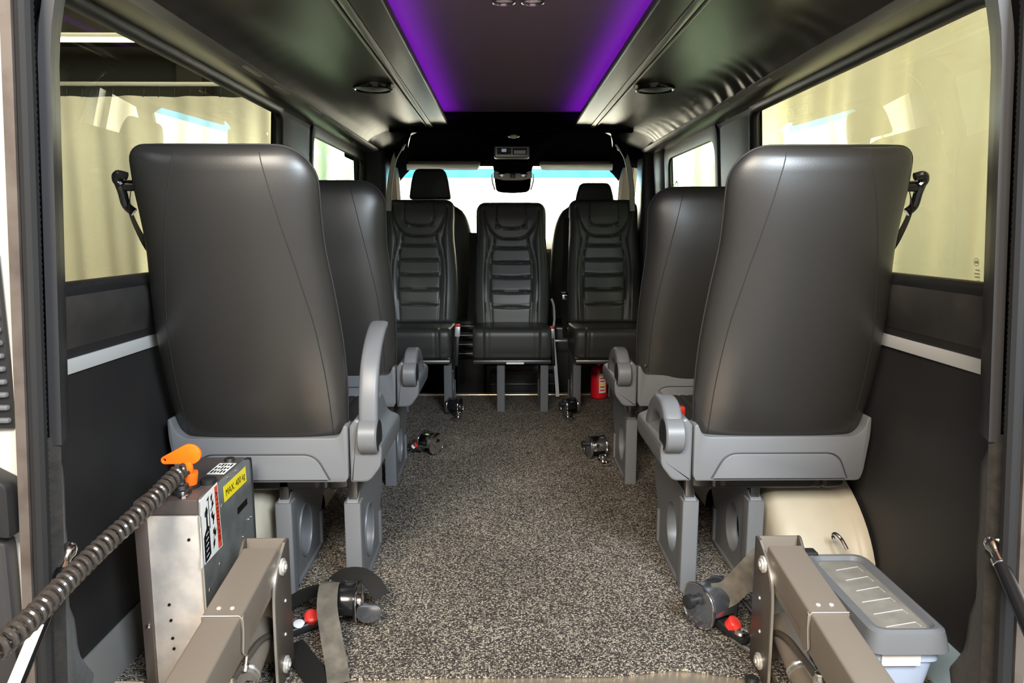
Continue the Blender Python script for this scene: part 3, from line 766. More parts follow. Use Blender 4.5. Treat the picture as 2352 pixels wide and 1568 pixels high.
s4 = seat('passenger_seat', 'dark leather seat seen from behind, second from the lift on the right of the aisle', 0.640, 2.46, 0, -1, math.radians(5), 'down', [(-0.210, 0.095, 0), (-0.035, 0.095, 0)], False, GR, tz=-0.055)
p_ = at(1483, 840, 2.455); obj('back_button', lathe(p_ - Vector(s4.location), (0, -1, 0), [(-0.004, 0.007), (0.002, 0.006), (0.003, 0.002)], 14), M['steel_pin'], s4)
GF = 'rear-facing seats behind the cab'
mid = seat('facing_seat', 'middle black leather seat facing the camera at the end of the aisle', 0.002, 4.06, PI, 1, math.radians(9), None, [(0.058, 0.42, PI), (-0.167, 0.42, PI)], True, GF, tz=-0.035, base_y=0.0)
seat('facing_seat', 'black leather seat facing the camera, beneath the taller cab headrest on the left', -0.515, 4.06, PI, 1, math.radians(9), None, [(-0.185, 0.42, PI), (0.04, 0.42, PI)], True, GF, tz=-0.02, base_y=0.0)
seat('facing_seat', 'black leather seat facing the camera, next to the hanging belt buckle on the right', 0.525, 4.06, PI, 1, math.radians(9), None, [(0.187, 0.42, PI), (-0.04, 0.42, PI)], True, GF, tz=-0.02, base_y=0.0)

obj('seat_tag', BB(-0.06, 0.03, 0.4565, 0.4585, 0.258, 0.268, 0.0005), M['white'], mid)
# belts and buckles of the facing seats
def buckle(label, x, y, z, lean=0.0, group='red-buttoned buckles of the facing seats'):
    t = thing('belt_buckle', label, 'seat belt buckle', (x, y, z), 0, group)
    mt = Matrix.Rotation(lean, 4, 'Y')
    obj('stalk', move(BB(-0.010, 0.010, -0.005, 0.005, -0.16, 0.0, 0.004), mt), M['black_plastic'], t)
    obj('housing', move(BB(-0.014, 0.014, -0.010, 0.010, -0.005, 0.050, 0.005), mt), M['silver'], t)
    obj('release_button', move(BB(-0.014, 0.014, -0.011, 0.011, 0.048, 0.064, 0.005), mt), M['red'], t)
    return t
buckle('red-buttoned belt buckle beside the left facing seat cushion', -0.283, 3.72, 0.388, 0.05)
buckle('red-buttoned belt buckle at the right edge of the middle facing seat', 0.226, 3.90, 0.352, -0.05)
t = thing('seat_belt', 'grey seat belt hanging with metal tongue beside the right facing seat', 'seat belt', (0.31, 3.9, 0.30), world=True)
obj('webbing', ribbon([(0.302, 3.95, 1.00), (0.297, 3.93, 0.80), (0.290, 3.91, 0.62), (0.288, 3.88, 0.48), (0.292, 3.82, 0.36)], 0.034, up=(0.6, -1, 0)), M['webbing_black'], t)
obj('tongue', BB(0.270, 0.310, 3.885, 3.895, 0.585, 0.605, 0.003), M['black_gloss'], t)
obj('latch_plate', prism(rpoly([(0.278, 0.56), (0.304, 0.56), (0.306, 0.587), (0.276, 0.587)], 0.004), 'xz', 3.882, 3.888, 0.001), M['chrome'], t)
t = obj('seat_belt', ribbon([(-0.212, 4.06, 0.92), (-0.214, 4.04, 0.75), (-0.218, 4.00, 0.58), (-0.222, 3.93, 0.44)], 0.045, up=(0.5, -1, 0)), M['webbing_black'])
tag(t, 'dark belt strap down the left edge of the middle facing seat', 'seat belt')
t = thing('belt_anchor', 'silver belt bracket between the middle and right facing seats', 'bracket', (0.232, 3.93, 0.30), world=True)
obj('arm', tube(smooth_path([(0.222, 3.95, 0.56), (0.235, 3.94, 0.52), (0.238, 3.93, 0.44), (0.225, 3.92, 0.37)], 6), 0.0065, 8), M['silver'], t)
obj('bracket_leg', sweep([(0.226, 3.92, 0.40), (0.246, 3.90, 0.18), (0.258, 3.90, 0.02)], rrect(0.020, 0.006, 0.002), up=(0, -1, 0)), M['silver'], t)
obj('cross_bar', BB(0.228, 0.31, 3.915, 3.93, 0.325, 0.335, 0.002), M['silver'], t)

obj('buckle_button', BB(-0.2155, -0.1985, 0.135, 0.16, 0.445, 0.472, 0.004), M['red'], s2)
# cab seats seen from behind
def cab_seat(label, x, y, head_z, grp):
    t = thing('cab_seat', label, 'seat', (x, y, 0), 0, grp)
    tab = [(0, 0.25), (0.25, 0.262), (0.45, 0.255), (0.58, 0.235), (0.66, 0.195), (0.70, 0.13)]
    def pt(u, v):
        z = 0.70 * v; a = 2 * PI * u
        w = interp(tab, z); d = 0.075 * (1 if v < 0.9 else max(0.15, math.sqrt(max(0, 1 - ((v - 0.9) / 0.1) ** 2))))
        c, s = math.cos(a), math.sin(a)
        return (w * math.copysign(abs(c) ** 0.55, c), 0.06 + d * math.copysign(abs(s) ** 0.7, s) - 0.10 * (v - 0.5) * 0.6, 0.39 + z)
    bm = grid(pt, 48, 36, cu=True)
    bm.faces.ensure_lookup_table()
    obj('backrest', bm, M['cab_leather'], t, angle=60)
    obj('seat_base', BB(-0.15, 0.15, 0.05, 0.50, -0.1, 0.40, 0.03), M['cab_lining'], t)
    hr = prism(rpoly([(-0.128, 0), (0.128, 0), (0.110, 0.12), (0.088, 0.182), (-0.088, 0.182), (-0.110, 0.12)], [0.022, 0.022, 0.05, 0.03, 0.03, 0.05], 6), 'xz', 0.0, 0.085, 0.014, seg=3)
    h = obj('headrest', move(hr, Matrix.Translation((0, 0.0, head_z))), M['cab_leather'], t, angle=50)
    for s in (-1, 1):
        obj('headrest_post', tube([(s * 0.075, 0.04, 1.06), (s * 0.075, 0.04, head_z + 0.02)], 0.006, 10), M['chrome'], t)
        obj('post_sleeve', lathe((s * 0.075, 0.04, 1.075), (0, 0, 1), [(0, 0.014), (0.012, 0.012), (0.014, 0.006)], 14), M['black_plastic'], t)
    return t
cab_seat('black driver-side cab seat from behind with raised headrest on chrome posts', -0.485, 4.42, 1.117, 'cab seats')
cab_seat('black cab seat from behind with low headrest, at the right side of the windscreen', 0.512, 4.42, 1.035, 'cab seats')
# storage drawers and step panel between the cab seats
t = thing('drawer_unit', 'black drawer stack low behind the gap left of the middle facing seat', 'drawer unit', (-0.24, 4.22, -0.1), world=True)
obj('body', BB(-0.325, -0.16, 4.24, 4.40, -0.10, 0.40, 0.008), M['black_plastic'], t)
for k in range(4):
    dr = obj('drawer', BB(-0.32, -0.16, 4.225, 4.245, 0.17 + k * 0.055, 0.215 + k * 0.055, 0.006), M['black_gloss'], t)
    obj('drawer_lip', BB(-0.31, -0.17, 4.218, 4.228, 0.205 + k * 0.055, 0.211 + k * 0.055, 0.002), M['silver'], dr)
struct('step_panel', BB(-0.15, 0.86, 4.30, 4.32, -0.10, 0.12, 0.01), M['black_plastic'])
t = thing('storage_case', 'dark floor case behind the legs of the middle facing seat', 'case', (0.05, 4.2, -0.1), world=True)
obj('body', BB(-0.12, 0.26, 4.16, 4.29, -0.10, 0.10, 0.012), M['black_plastic'], t)
obj('edge_strip', BB(-0.12, 0.26, 4.152, 4.162, 0.028, 0.040, 0.002), M['steel_pin'], t)
t = thing('side_cabinet', 'black box with pale metal rim between the middle and right facing seats', 'cabinet', (0.38, 4.2, -0.1), world=True)
obj('body', BB(0.27, 0.60, 4.20, 4.42, -0.10, 0.36, 0.01), M['black_plastic'], t)
obj('rim', BB(0.268, 0.602, 4.190, 4.204, 0.355, 0.366, 0.002), M['silver'], t)

# fire extinguisher
t = thing('fire_extinguisher', 'red fire extinguisher low behind the second right-hand seat', 'fire extinguisher', (0.50, 4.0, 0), world=True)
c0 = Vector((0.492, 3.94, 0.0))
obj('cylinder', lathe(c0 + Vector((0, 0, 0.004)), (0, 0, 1), [(0, 0.040), (0.008, 0.046), (0.15, 0.046), (0.175, 0.036), (0.185, 0.016), (0.20, 0.014)], 28), M['red_can'], t)
lb = bmesh.new()
pts = [[c0 + Vector((0.0468 * math.sin(a), -0.0468 * math.cos(a), z)) for a in [(-0.1 + 0.9 * k / 8) for k in range(9)]] for z in (0.04, 0.15)]
obj('label', loft(pts), M['white'], t)
for k, zz in enumerate((0.138, 0.122, 0.106, 0.09, 0.074, 0.055)):
    pts = [[c0 + Vector((0.0472 * math.sin(a), -0.0472 * math.cos(a), z)) for a in [(0.0 + 0.6 * q / 6) for q in range(7)]] for z in (zz - 0.004, zz + 0.004)]
    obj('label_print', loft(pts), M['redprint'] if k % 3 else M['yellow'], t)
obj('valve', BB(0.480, 0.504, 3.925, 3.955, 0.198, 0.222, 0.004), M['black_plastic'], t)
obj('lever', BB(0.484, 0.500, 3.89, 3.96, 0.224, 0.232, 0.003), M['black_plastic'], t)

# ================================================================== LIFT, RESTRAINTS AND LOOSE THINGS AT THE REAR
def on_x(u, v, x):
    d = Fv + Rv * ((u - 1176) / FPX) - Uv * ((v - 784) / FPX)
    return CAM + d * ((x - CAM.x) / d.x)

# ---- power unit of the lift
PX0, PX1, PY0, PY1, PZ = -0.770, -0.640, 1.355, 1.645, 0.408
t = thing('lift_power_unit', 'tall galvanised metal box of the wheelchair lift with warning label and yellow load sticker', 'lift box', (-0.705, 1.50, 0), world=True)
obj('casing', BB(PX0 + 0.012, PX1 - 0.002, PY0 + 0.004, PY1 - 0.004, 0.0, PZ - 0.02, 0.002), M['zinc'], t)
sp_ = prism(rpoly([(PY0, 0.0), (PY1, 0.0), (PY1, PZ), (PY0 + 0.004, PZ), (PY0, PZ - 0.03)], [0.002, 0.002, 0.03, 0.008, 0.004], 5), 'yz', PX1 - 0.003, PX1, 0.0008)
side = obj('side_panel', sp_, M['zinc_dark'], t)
obj('top_cover', prism(rpoly([(PX0, PZ - 0.032), (PX0, PZ), (PX1 - 0.003, PZ), (PX1 - 0.003, PZ - 0.032)], [0.002, 0.012, 0.004, 0.002], 4), 'xz', PY0 - 0.001, PY1 - 0.02, 0.002), M['cover'], t)
obj('side_flange', prism(rpoly([(PX0, 0.0), (PX0 + 0.020, 0.0), (PX0 + 0.024, PZ - 0.03), (PX0, PZ - 0.03)], 0.002, 2), 'xz', PY0 - 0.002, PY1 - 0.02, 0.001), M['cover'], t)
obj('edge_trim', BB(PX1 - 0.0045, PX1 + 0.001, PY0 - 0.001, PY0 + 0.003, 0.0, PZ - 0.035, 0.0008), M['rail'], side)
obj('edge_seal', tube(smooth_path([(PX1 + 0.0005, PY1 + 0.001, 0.02), (PX1 + 0.0005, PY1 + 0.001, 0.2), (PX1 + 0.0005, PY1 + 0.001, PZ - 0.03), (PX1 + 0.0005, PY1 - 0.012, PZ - 0.006), (PX1 + 0.0005, PY1 - 0.04, PZ + 0.001)], 5), 0.0022, 6), M['seal'], side)
for (px, py) in ((434, 1239), (389, 1388), (393, 1424), (397, 1465), (400, 1489)):
    p = at(px, py, PY0 + 0.003); obj('vent_hole', cyl((p.x, PY0 + 0.0035, p.z), (p.x, PY0 + 0.001, p.z), 0.0028, 12), M['ink'], t)
p = at(338, 1436, PY0); obj('screw', lathe((PX0 + 0.012, PY0 - 0.002, p.z), (0, -1, 0), [(0, 0.005), (0.003, 0.0045), (0.004, 0.001)], 12), M['chrome'], t)
for (px, py) in ((541, 1081), (523, 1096), (509, 1161), (505, 1294), (482, 1353), (571, 1192), (577, 1186), (558, 1232)):
    p = on_x(px, py, PX1); r = 0.0045 if px < 545 else 0.0022
    obj('rivet', lathe((PX1 - 0.0005, p.y, p.z), (1, 0, 0), [(0, r), (0.002, r * 0.85), (0.003, r * 0.3)], 12), M['chrome'], side)
def quad_on_side(px4, x, th=0.0006):
    P = [on_x(u, v, x) for u, v in px4]
    bm = bmesh.new(); a = [bm.verts.new(q) for q in P]; b = [bm.verts.new(q + Vector((th, 0, 0))) for q in P]
    bm.faces.new(a); bm.faces.new(b)
    for i in range(4): bm.faces.new([a[i], a[(i + 1) % 4], b[(i + 1) % 4], b[i]])
    return bm, P
def bil(P, u, v): return (P[0] * (1 - u) + P[1] * u) * (1 - v) + (P[3] * (1 - u) + P[2] * u) * v      # u along top edge, v downward
def decal(P, u0, u1, v0, v1, off, bm):
    q = [bil(P, u, v) + Vector((off, 0, 0)) for u, v in ((u0, v0), (u1, v0), (u1, v1), (u0, v1))]
    bm.faces.new([bm.verts.new(k) for k in q])
bm, W4 = quad_on_side([(460, 1148), (498, 1107), (511, 1252), (462, 1306)], PX1)
wl = obj('warning_label', bm, M['white'], side, smooth=False)
bm = bmesh.new(); decal(W4, 0.80, 0.97, 0.03, 0.985, 0.0008, bm); obj('red_band', bm, M['redprint'], wl, smooth=False)
bm = bmesh.new()
def art(poly):
    bm.faces.new([bm.verts.new(bil(W4, u, v) + Vector((0.0008, 0, 0))) for u, v in poly])
# lift platform drawing: long dark slab with pale rungs, two arms, small figures
art([(0.14, 0.60), (0.30, 0.48), (0.42, 0.50), (0.46, 0.93), (0.34, 0.97), (0.18, 0.99)])
art([(0.26, 0.20), (0.33, 0.18), (0.36, 0.52), (0.28, 0.52)]); art([(0.40, 0.12), (0.435, 0.10), (0.48, 0.55), (0.44, 0.55)])
art([(0.30, 0.10), (0.46, 0.06), (0.44, 0.12)])
for (a, b) in ((0.56, 0.10), (0.60, 0.20), (0.55, 0.36), (0.62, 0.42), (0.60, 0.62), (0.66, 0.66), (0.58, 0.80)):
    art([(a, b), (a + 0.10, b - 0.03), (a + 0.07, b + 0.06), (a + 0.03, b + 0.09), (a - 0.01, b + 0.04)])
art([(0.52, 0.30), (0.70, 0.22), (0.71, 0.245), (0.53, 0.33)]); art([(0.60, 0.40), (0.64, 0.39), (0.66, 0.54), (0.62, 0.55)]); art([(0.62, 0.70), (0.65, 0.69), (0.60, 0.90), (0.57, 0.91)])
art([(0.26, 0.22), (0.20, 0.25), (0.20, 0.31), (0.26, 0.33)]); art([(0.33, 0.21), (0.37, 0.24), (0.36, 0.30), (0.32, 0.32)])
obj('label_drawing', bm, M['ink'], wl, smooth=False)
bm = bmesh.new()
for k in range(5):
    v0 = 0.56 + k * 0.08; bm.faces.new([bm.verts.new(bil(W4, u, v) + Vector((0.0011, 0, 0))) for u, v in ((0.24, v0 + 0.03), (0.36, v0), (0.365, v0 + 0.016), (0.24, v0 + 0.048))])
obj('drawing_rungs', bm, M['white'], wl, smooth=False)
ctr = bil(W4, 0.885, 0.5) + Vector((0.0010, 0, 0)); dv = bil(W4, 0.885, 0.9) - bil(W4, 0.885, 0.1)
text('ATTENZIONE', 0.018, M['ink'], 'label_text', wl, basis(ctr, (0, dv.y, dv.z), (0, 1, 0.3)), 0.0001)
bm, Y4 = quad_on_side([(513, 1118), (563, 1071), (566, 1104), (516, 1153)], PX1)
yl = obj('load_sticker', bm, M['yellow'], side, smooth=False)
tv = Y4[1] - Y4[0]; upv = Y4[0] - Y4[3]
text('MAX. 400 kg', 0.026, M['ink'], 'sticker_text', yl, basis(bil(Y4, 0.5, 0.52) + Vector((0.0008, 0, 0)), tv, upv) @ Matrix.Diagonal((tv.length / 0.150 * 0.96, 0.85, 1, 1)), 0.0001)
bm, S4 = quad_on_side([(545, 1167), (567, 1143), (568, 1157), (546, 1182)], PX1, 0.0004)
obj('slot', bm, M['ink'], side, smooth=False)
# things on the top cover
lab = obj('top_label', BB(-0.686, -0.648, 1.505, 1.578, PZ, PZ + 0.0006), M['white'], t, smooth=False)
bm = bmesh.new()
for k in range(5):
    for q in range(3):
        box(bm, (-0.680 + k * 0.0066, 1.52 + q * 0.022, PZ + 0.0009), (0.0036, 0.017 - 0.004 * ((k + q) % 3), 0.0004))
obj('top_label_print', bm, M['ink'], lab, smooth=False)
obj('cover_bolt', lathe((-0.672, 1.60, PZ), (0, 0, 1), [(0, 0.012), (0.006, 0.011), (0.008, 0.003)], 16), M['steel_pin'], t)
obj('rubber_button', lathe((-0.6585, 1.449, PZ), (0, 0, 1), [(0, 0.0165), (0.010, 0.016), (0.012, 0.012)], 24), M['black_plastic'], t)
obj('cable_gland', lathe((-0.690, 1.392, PZ), (0, 0, 1), [(0, 0.019), (0.008, 0.019), (0.010, 0.015), (0.018, 0.014), (0.020, 0.010), (0.03, 0.008)], 24), M['steel_pin'], t)
obj('cover_screw', lathe((-0.676, 1.368, PZ), (0, 0, 1), [(0, 0.010), (0.005, 0.009), (0.006, 0.004)], 16), M['chrome'], t)
# ---- isolator key
t = thing('isolator_key', 'bright orange battery isolator key standing in the top of the lift box', 'key', (-0.688, 1.428, PZ), world=True)
obj('collar', lathe((-0.688, 1.428, PZ), (0, 0, 1), [(0.0008, 0.0195), (0.004, 0.0195), (0.006, 0.016)], 24), M['black_plastic'], t)
obj('socket', lathe((-0.688, 1.428, PZ + 0.006), (0, 0, 1), [(0, 0.014), (0.022, 0.017), (0.026, 0.0165), (0.026, 0.008)], 24), M['orange'], t)
obj('stem', BB(-0.696, -0.680, 1.423, 1.433, PZ + 0.026, PZ + 0.055, 0.003), M['orange'], t)
gp = [(-0.684 + 0.0235 * math.cos(a), 0.478 + 0.0215 * math.sin(a)) for a in [math.radians(-70 + k * 14) for k in range(14)]]
gp += [(-0.735 + 0.0085 * math.cos(a), 0.4655 + 0.0085 * math.sin(a)) for a in [math.radians(118 + k * 22) for k in range(8)]]
obj('grip', prism(gp, 'xz', 1.4235, 1.4325, 0.0025, [circle(-0.7355, 0.466, 0.0028, 12)]), M['orange'], t)

# ---- coiled cable from the box to the hand control
cpx = [(428, 1092, 1.392), (420, 1078, 1.385), (398, 1098, 1.36), (330, 1168, 1.265), (240, 1250, 1.16), (150, 1338, 1.06), (80, 1412, 0.985), (5, 1480, 0.92), (-60, 1535, 0.88)]
cpath = smooth_path([at(*c) for c in cpx], 12)
LEN = [0.0]
for i in range(1, len(cpath)): LEN.append(LEN[-1] + (cpath[i] - cpath[i - 1]).length)
def on_path(s):
    for i in range(len(LEN) - 1):
        if s <= LEN[i + 1]:
            k = (s - LEN[i]) / max(1e-9, LEN[i + 1] - LEN[i]); return cpath[i].lerp(cpath[i + 1], k), (cpath[i + 1] - cpath[i]).normalized()
    return cpath[-1], (cpath[-1] - cpath[-2]).normalized()
turns = 37; HN = turns * 14; HP = []
for k in range(HN + 1):
    q = k / HN; p, tg = on_path(q * LEN[-1]); sx = tg.cross(Vector((0, 0, 1))).normalized(); w = sx.cross(tg)
    a = 2 * PI * turns * q; R_ = 0.0135 * min(1, q * 16 + 0.15)
    HP.append(p + (sx * math.cos(a) + w * math.sin(a)) * R_)
t = obj('coiled_cable', tube(HP, 0.0047, 8), M['coil']); tag(t, 'black coiled spiral cable running from the lift box towards the left corner', 'cable')

# ---- folded lift arms
def lift_arm(s, label):
    t = thing('wheelchair_lift', label, 'wheelchair lift', (s * 0.545, 1.40, 0), world=True, group='wheelchair lift arms')
    xi, xo = s * 0.502, s * 0.590
    out = rpoly([(1.345, -0.02), (1.452, -0.02), (1.455, 0.286), (1.432, 0.286), (1.378, 0.252), (1.352, 0.205)], [0.002, 0.002, 0.008, 0.012, 0.03, 0.03], 4)
    pl = prism(out, 'yz', xi - 0.003, xi + 0.003, 0.001)
    b = obj('bracket', pl, M['lift_dark'], t)
    out2 = rpoly([(1.36, -0.02), (1.452, -0.02), (1.455, 0.286), (1.440, 0.286), (1.395, 0.245), (1.37, 0.19)], [0.002, 0.002, 0.008, 0.012, 0.03, 0.03], 4)
    obj('outer_plate', prism(out2, 'yz', xo - 0.003, xo + 0.003, 0.001), M['lift_dark'], b)
    obj('back_plate', BB(min(xi, xo), max(xi, xo), 1.449, 1.455, -0.02, 0.284, 0.001), M['lift'], b)
    obj('bright_edge', sweep(smooth_path([(xi, 1.3445, -0.02), (xi, 1.3445, 0.10), (xi, 1.350, 0.205), (xi, 1.374, 0.250), (xi, 1.43, 0.284)], 5), [(-0.0026, -0.0006), (0.0026, -0.0006), (0.0026, 0.0006), (-0.0026, 0.0006)], up=(0, -1, 0.01)), M['rail'], b)
    for (yy, zz) in ((1.398, 0.246), (1.392, 0.032)):
        c = obj('pivot_bolt', lathe((xi - s * 0.003, yy, zz), (-s, 0, 0), [(0, 0.0175), (0.004, 0.0175), (0.005, 0.012), (0.008, 0.012), (0.009, 0.006), (0.011, 0.005)], 24), M['bolt'], b)
    obj('bolt_sleeve', cyl((xi + s * 0.004, 1.398, 0.246), (xi + s * 0.018, 1.398, 0.246), 0.012, 18), M['chrome'], b)
    for (yy, zz) in ((1.41, 0.165), (1.40, 0.095)):
        obj('rivet', lathe((xi - s * 0.003, yy, zz), (-s, 0, 0), [(0, 0.004), (0.002, 0.003), (0.003, 0.001)], 10), M['bolt'], b)
    # the arm tube sloping out of the doorway
    d = Vector((0, -1, -0.143)).normalized(); up = Vector((1, 0, 0)).cross(d); up = up if up.z > 0 else -up
    top0 = Vector((s * 0.540, 1.395, 0.285))
    def sec(a, b_, w, h, dz=0.0):
        P = [top0 + d * a - up * (h / 2 - dz), top0 + d * b_ - up * (h / 2 - dz)]
        return sweep(P, rrect(w, h, 0.005, 3), up=up)
    arm = obj('arm_tube', sec(0.02, 0.62, 0.066, 0.078, 0), M['lift'], t)
    cv = sec(0.0, 0.212, 0.072, 0.060, 0.003)
    obj('arm_cover', cv, M['lift'], arm)
    # curved end tab of the cover, on the aisle side
    e = top0 + d * 0.212
    tabp = [e + Vector((-s * 0.0365, 0, 0)) + up * 0.003, e + Vector((-s * 0.0372, 0, 0)) - up * 0.03 + d * 0.002, e + Vector((-s * 0.0372, 0, 0)) - up * 0.052 + d * 0.012, e + Vector((-s * 0.0372, 0, 0)) - up * 0.066 + d * 0.024]
    bmt = bmesh.new()
    o2 = [(-0.010, 0.0), (0.0, 0.0), (0.004, -0.030), (0.010, -0.048), (0.016, -0.062), (0.004, -0.078), (-0.018, -0.066), (-0.022, -0.045), (-0.03, -0.03)]
    vs = []
    for off in (0.0345, 0.0380):
        vs.append([bmt.verts.new(e + Vector((-s * off, 0, 0)) + d * a + up * b2) for a, b2 in rpoly(o2, 0.006, 3)])
    bmt.faces.new(vs[0]); bmt.faces.new(list(reversed(vs[1])))
    for i in range(len(vs[0])): bmt.faces.new([vs[0][i], vs[0][(i + 1) % len(vs[0])], vs[1][(i + 1) % len(vs[0])], vs[1][i]])
    obj('cover_tab', bmt, M['lift'], arm)
    obj('cover_edge', tube([e + Vector((s * 0.034, 0, 0)) + up * 0.0035, e + Vector((-s * 0.032, 0, 0)) + up * 0.0035] + [e + Vector((-s * 0.0378, 0, 0)) + d * a + up * b2 for a, b2 in ((0, -0.004), (0.004, -0.030), (0.010, -0.048), (0.016, -0.062), (0.006, -0.076))], 0.0011, 6), M['rail'], arm)
    for q in (-0.012, 0.012):
        obj('cover_rivet', lathe(top0 + d * 0.190 + Vector((q, 0, 0)) + up * 0.003, up, [(0, 0.0045), (0.0015, 0.004), (0.0025, 0.001)], 10), M['bolt'], arm)
    # hydraulic cylinder, fitting and hose under the arm
    a0 = Vector((s * 0.548, 1.42, 0.105)); a1 = Vector((s * 0.556, 1.02, -0.035))
    cyo = obj('hydraulic_cylinder', tube([a0, a1], 0.027, 20), M['lift'], t)
    dd = (a1 - a0).normalized(); q = a0 + dd * 0.115
    obj('cylinder_ring', lathe(q, dd, [(0, 0.0282), (0.004, 0.029), (0.007, 0.0275), (0.012, 0.029), (0.016, 0.0282)], 24), M['rail'], cyo)
    f0 = a0 + dd * 0.20 + Vector((0, 0, 0.022)); 
    obj('fitting', lathe(f0, (0, 0, 1), [(0, 0.013), (0.008, 0.013), (0.010, 0.0085), (0.024, 0.0085), (0.026, 0.012), (0.038, 0.012), (0.044, 0.009), (0.05, 0.009), (0.052, 0.003)], 14), M['chrome'], cyo)
    h0 = f0 + Vector((0, 0.008, 0.034))
    obj('hose', tube(smooth_path([h0, h0 + Vector((-s * 0.010, 0.05, 0.012)), h0 + Vector((-s * 0.022, 0.10, 0.022)), h0 + Vector((-s * 0.028, 0.15, 0.0)), h0 + Vector((-s * 0.02, 0.19, -0.07))], 6), 0.0065, 10), M['lift_dark'], cyo)
    obj('lower_link', sweep([(s * 0.515, 1.43, 0.0), (s * 0.540, 1.02, -0.06)], rrect(0.006, 0.05, 0.002), up=(0, 0, 1)), M['lift_dark'], t)
    obj('inner_plate', prism([(1.10, -0.05), (1.30, -0.05), (1.30, 0.19), (1.17, 0.165)], 'yz', s * 0.598 - 0.002, s * 0.598 + 0.002, 0.0008), M['lift_dark'], t)
    if s > 0:
        obj('hazard_stripe', prism(rpoly([(1.07, 0.115), (1.12, 0.150), (1.165, 0.162), (1.19, 0.13), (1.11, 0.05), (1.05, 0.05)], 0.01, 3), 'yz', s * 0.5945, s * 0.5955), M['yellow_stripe'], t)
    else:
        obj('bleed_nipple', lathe(f0 + Vector((0.012, 0.045, 0.035)), (0.15, 0, 1), [(0, 0.007), (0.012, 0.0075), (0.015, 0.005), (0.03, 0.0045), (0.032, 0.002)], 12), M['chrome'], cyo)
        obj('spring', tube(smooth_path([f0 + Vector((0.02, 0.03, 0.02)), f0 + Vector((0.045, 0.02, 0.018)), f0 + Vector((0.06, 0.0, -0.01)), f0 + Vector((0.066, -0.01, -0.04))], 6), 0.0022, 6), M['chrome'], cyo)
    return t
lift_arm(-1, 'brown-grey lift arm hinged on a bolted bracket beside the galvanised lift box')
lift_arm(1, 'brown-grey lift arm hinged on a bolted bracket in front of the lidded plastic box')

# ---- wheelchair restraint retractors on the floor
GRR = 'wheelchair restraint reels on the carpet'
def retractor(label, x, y, rz, body, red=True, tilt=0.0, sc=1.0, fit=(0.0, -0.10)):
    t = thing('restraint_reel', label, 'wheelchair restraint', (x, y, 0.0), rz, GRR)
    T = Matrix.Translation((0, 0, 0.052 * sc)) @ Matrix.Rotation(tilt, 4, 'X') @ Matrix.Scale(sc, 4)
    # curved housing round the reel
    arc = [(0.046 * math.cos(a), 0.046 * math.sin(a)) for a in [math.radians(-60 + 12 * k) for k in range(21)]]
    inn = [(0.043 * math.cos(a), 0.043 * math.sin(a)) for a in [math.radians(-60 + 12 * k) for k in reversed(range(21))]]
    hb = prism(arc + inn, 'yz', -0.030, 0.030, 0.0008)
    h = obj('housing', move(hb, T), body, t)
    for sx in (-1, 1):
        pl = prism(rpoly([(-0.048, -0.020), (-0.02, -0.046), (0.03, -0.046), (0.048, -0.01), (0.046, 0.03), (0.01, 0.050), (-0.035, 0.036)], 0.018, 4), 'yz', sx * 0.032 - 0.004, sx * 0.032 + 0.004, 0.002)
        po = obj('side_plate', move(pl, T), body if sx > 0 else M['gunmetal'], t)
        rp = [T @ Vector((sx * 0.0355, q[0], q[1])) for q in rpoly([(-0.048, -0.020), (-0.02, -0.046), (0.03, -0.046), (0.048, -0.01), (0.046, 0.03), (0.01, 0.050), (-0.035, 0.036)], 0.018, 4)]
        obj('plate_rim', tube(rp + rp[:1], 0.0022, 6), M['chrome'], po)
    obj('webbing_roll', move(cyl((-0.027, 0, 0), (0.027, 0, 0), 0.034, 28), T), M['webbing_black'], t)
    obj('axle_cap', move(lathe((0.036, 0, 0), (1, 0, 0), [(0, 0.022), (0.008, 0.020), (0.012, 0.010)], 20), T), M['chrome'], t)
    obj('tension_knob', move(lathe((-0.036, 0.01, 0.01), (-1, 0, 0), [(0, 0.010), (0.012, 0.010), (0.014, 0.015), (0.026, 0.015), (0.028, 0.010)], 16), T), M['black_plastic'], t)
    fx, fy = fit
    obj('floor_fitting', move(BB(-0.017, 0.017, -0.04, 0.03, 0.004, 0.014, 0.003), Matrix.Translation((fx, fy, 0))), M['chrome'], t)
    obj('fitting_stud', lathe((fx, fy + 0.01, 0.012), (0, 0, 1), [(0, 0.012), (0.012, 0.011), (0.016, 0.016), (0.022, 0.015), (0.024, 0.008)], 18), M['chrome'], t)
    obj('link_strap', sweep([(fx * 0.9, fy + 0.015, 0.018), (fx * 0.4, fy * 0.5, 0.024), (0, -0.02, 0.03)], rrect(0.022, 0.004, 0.001), up=(0, 0, 1)), M['chrome'], t)
    if red:
        obj('button_housing', sweep([(fx * 0.9, fy * 1.05, 0.014), (fx * 0.25, fy * 0.30, 0.026)], rrect(0.030, 0.020, 0.005), up=(0, 0, 1)), M['black_plastic'], t)
        obj('release_button', move(lathe((0, 0, 0), (0.2, -0.5, 0.8), [(0, 0.017), (0.018, 0.017), (0.021, 0.014), (0.022, 0.010)], 18), Matrix.Translation((fx * 0.55 + 0.0, fy * 0.62, 0.028))), M['red'], t)
        obj('button_base', lathe((fx * 0.75, fy * 0.85, 0.014), (0.1, -0.3, 1), [(0, 0.014), (0.016, 0.013), (0.018, 0.009)], 14), M['white'], t)
    return t
t = retractor('nearest left restraint reel with red button, grey strap flopped forward over it', -0.425, 1.615, 0.0, M['black_gloss'], True, 0.3, 0.98, fit=(-0.125, -0.065))
sb = ribbon([(-0.026, 0.03, 0.082), (-0.030, 0.00, 0.100), (-0.028, -0.035, 0.098), (-0.020, -0.08, 0.075), (0.002, -0.14, 0.046), (0.026, -0.20, 0.016), (0.042, -0.25, 0.005)], 0.046, up=(0, -0.3, 1))
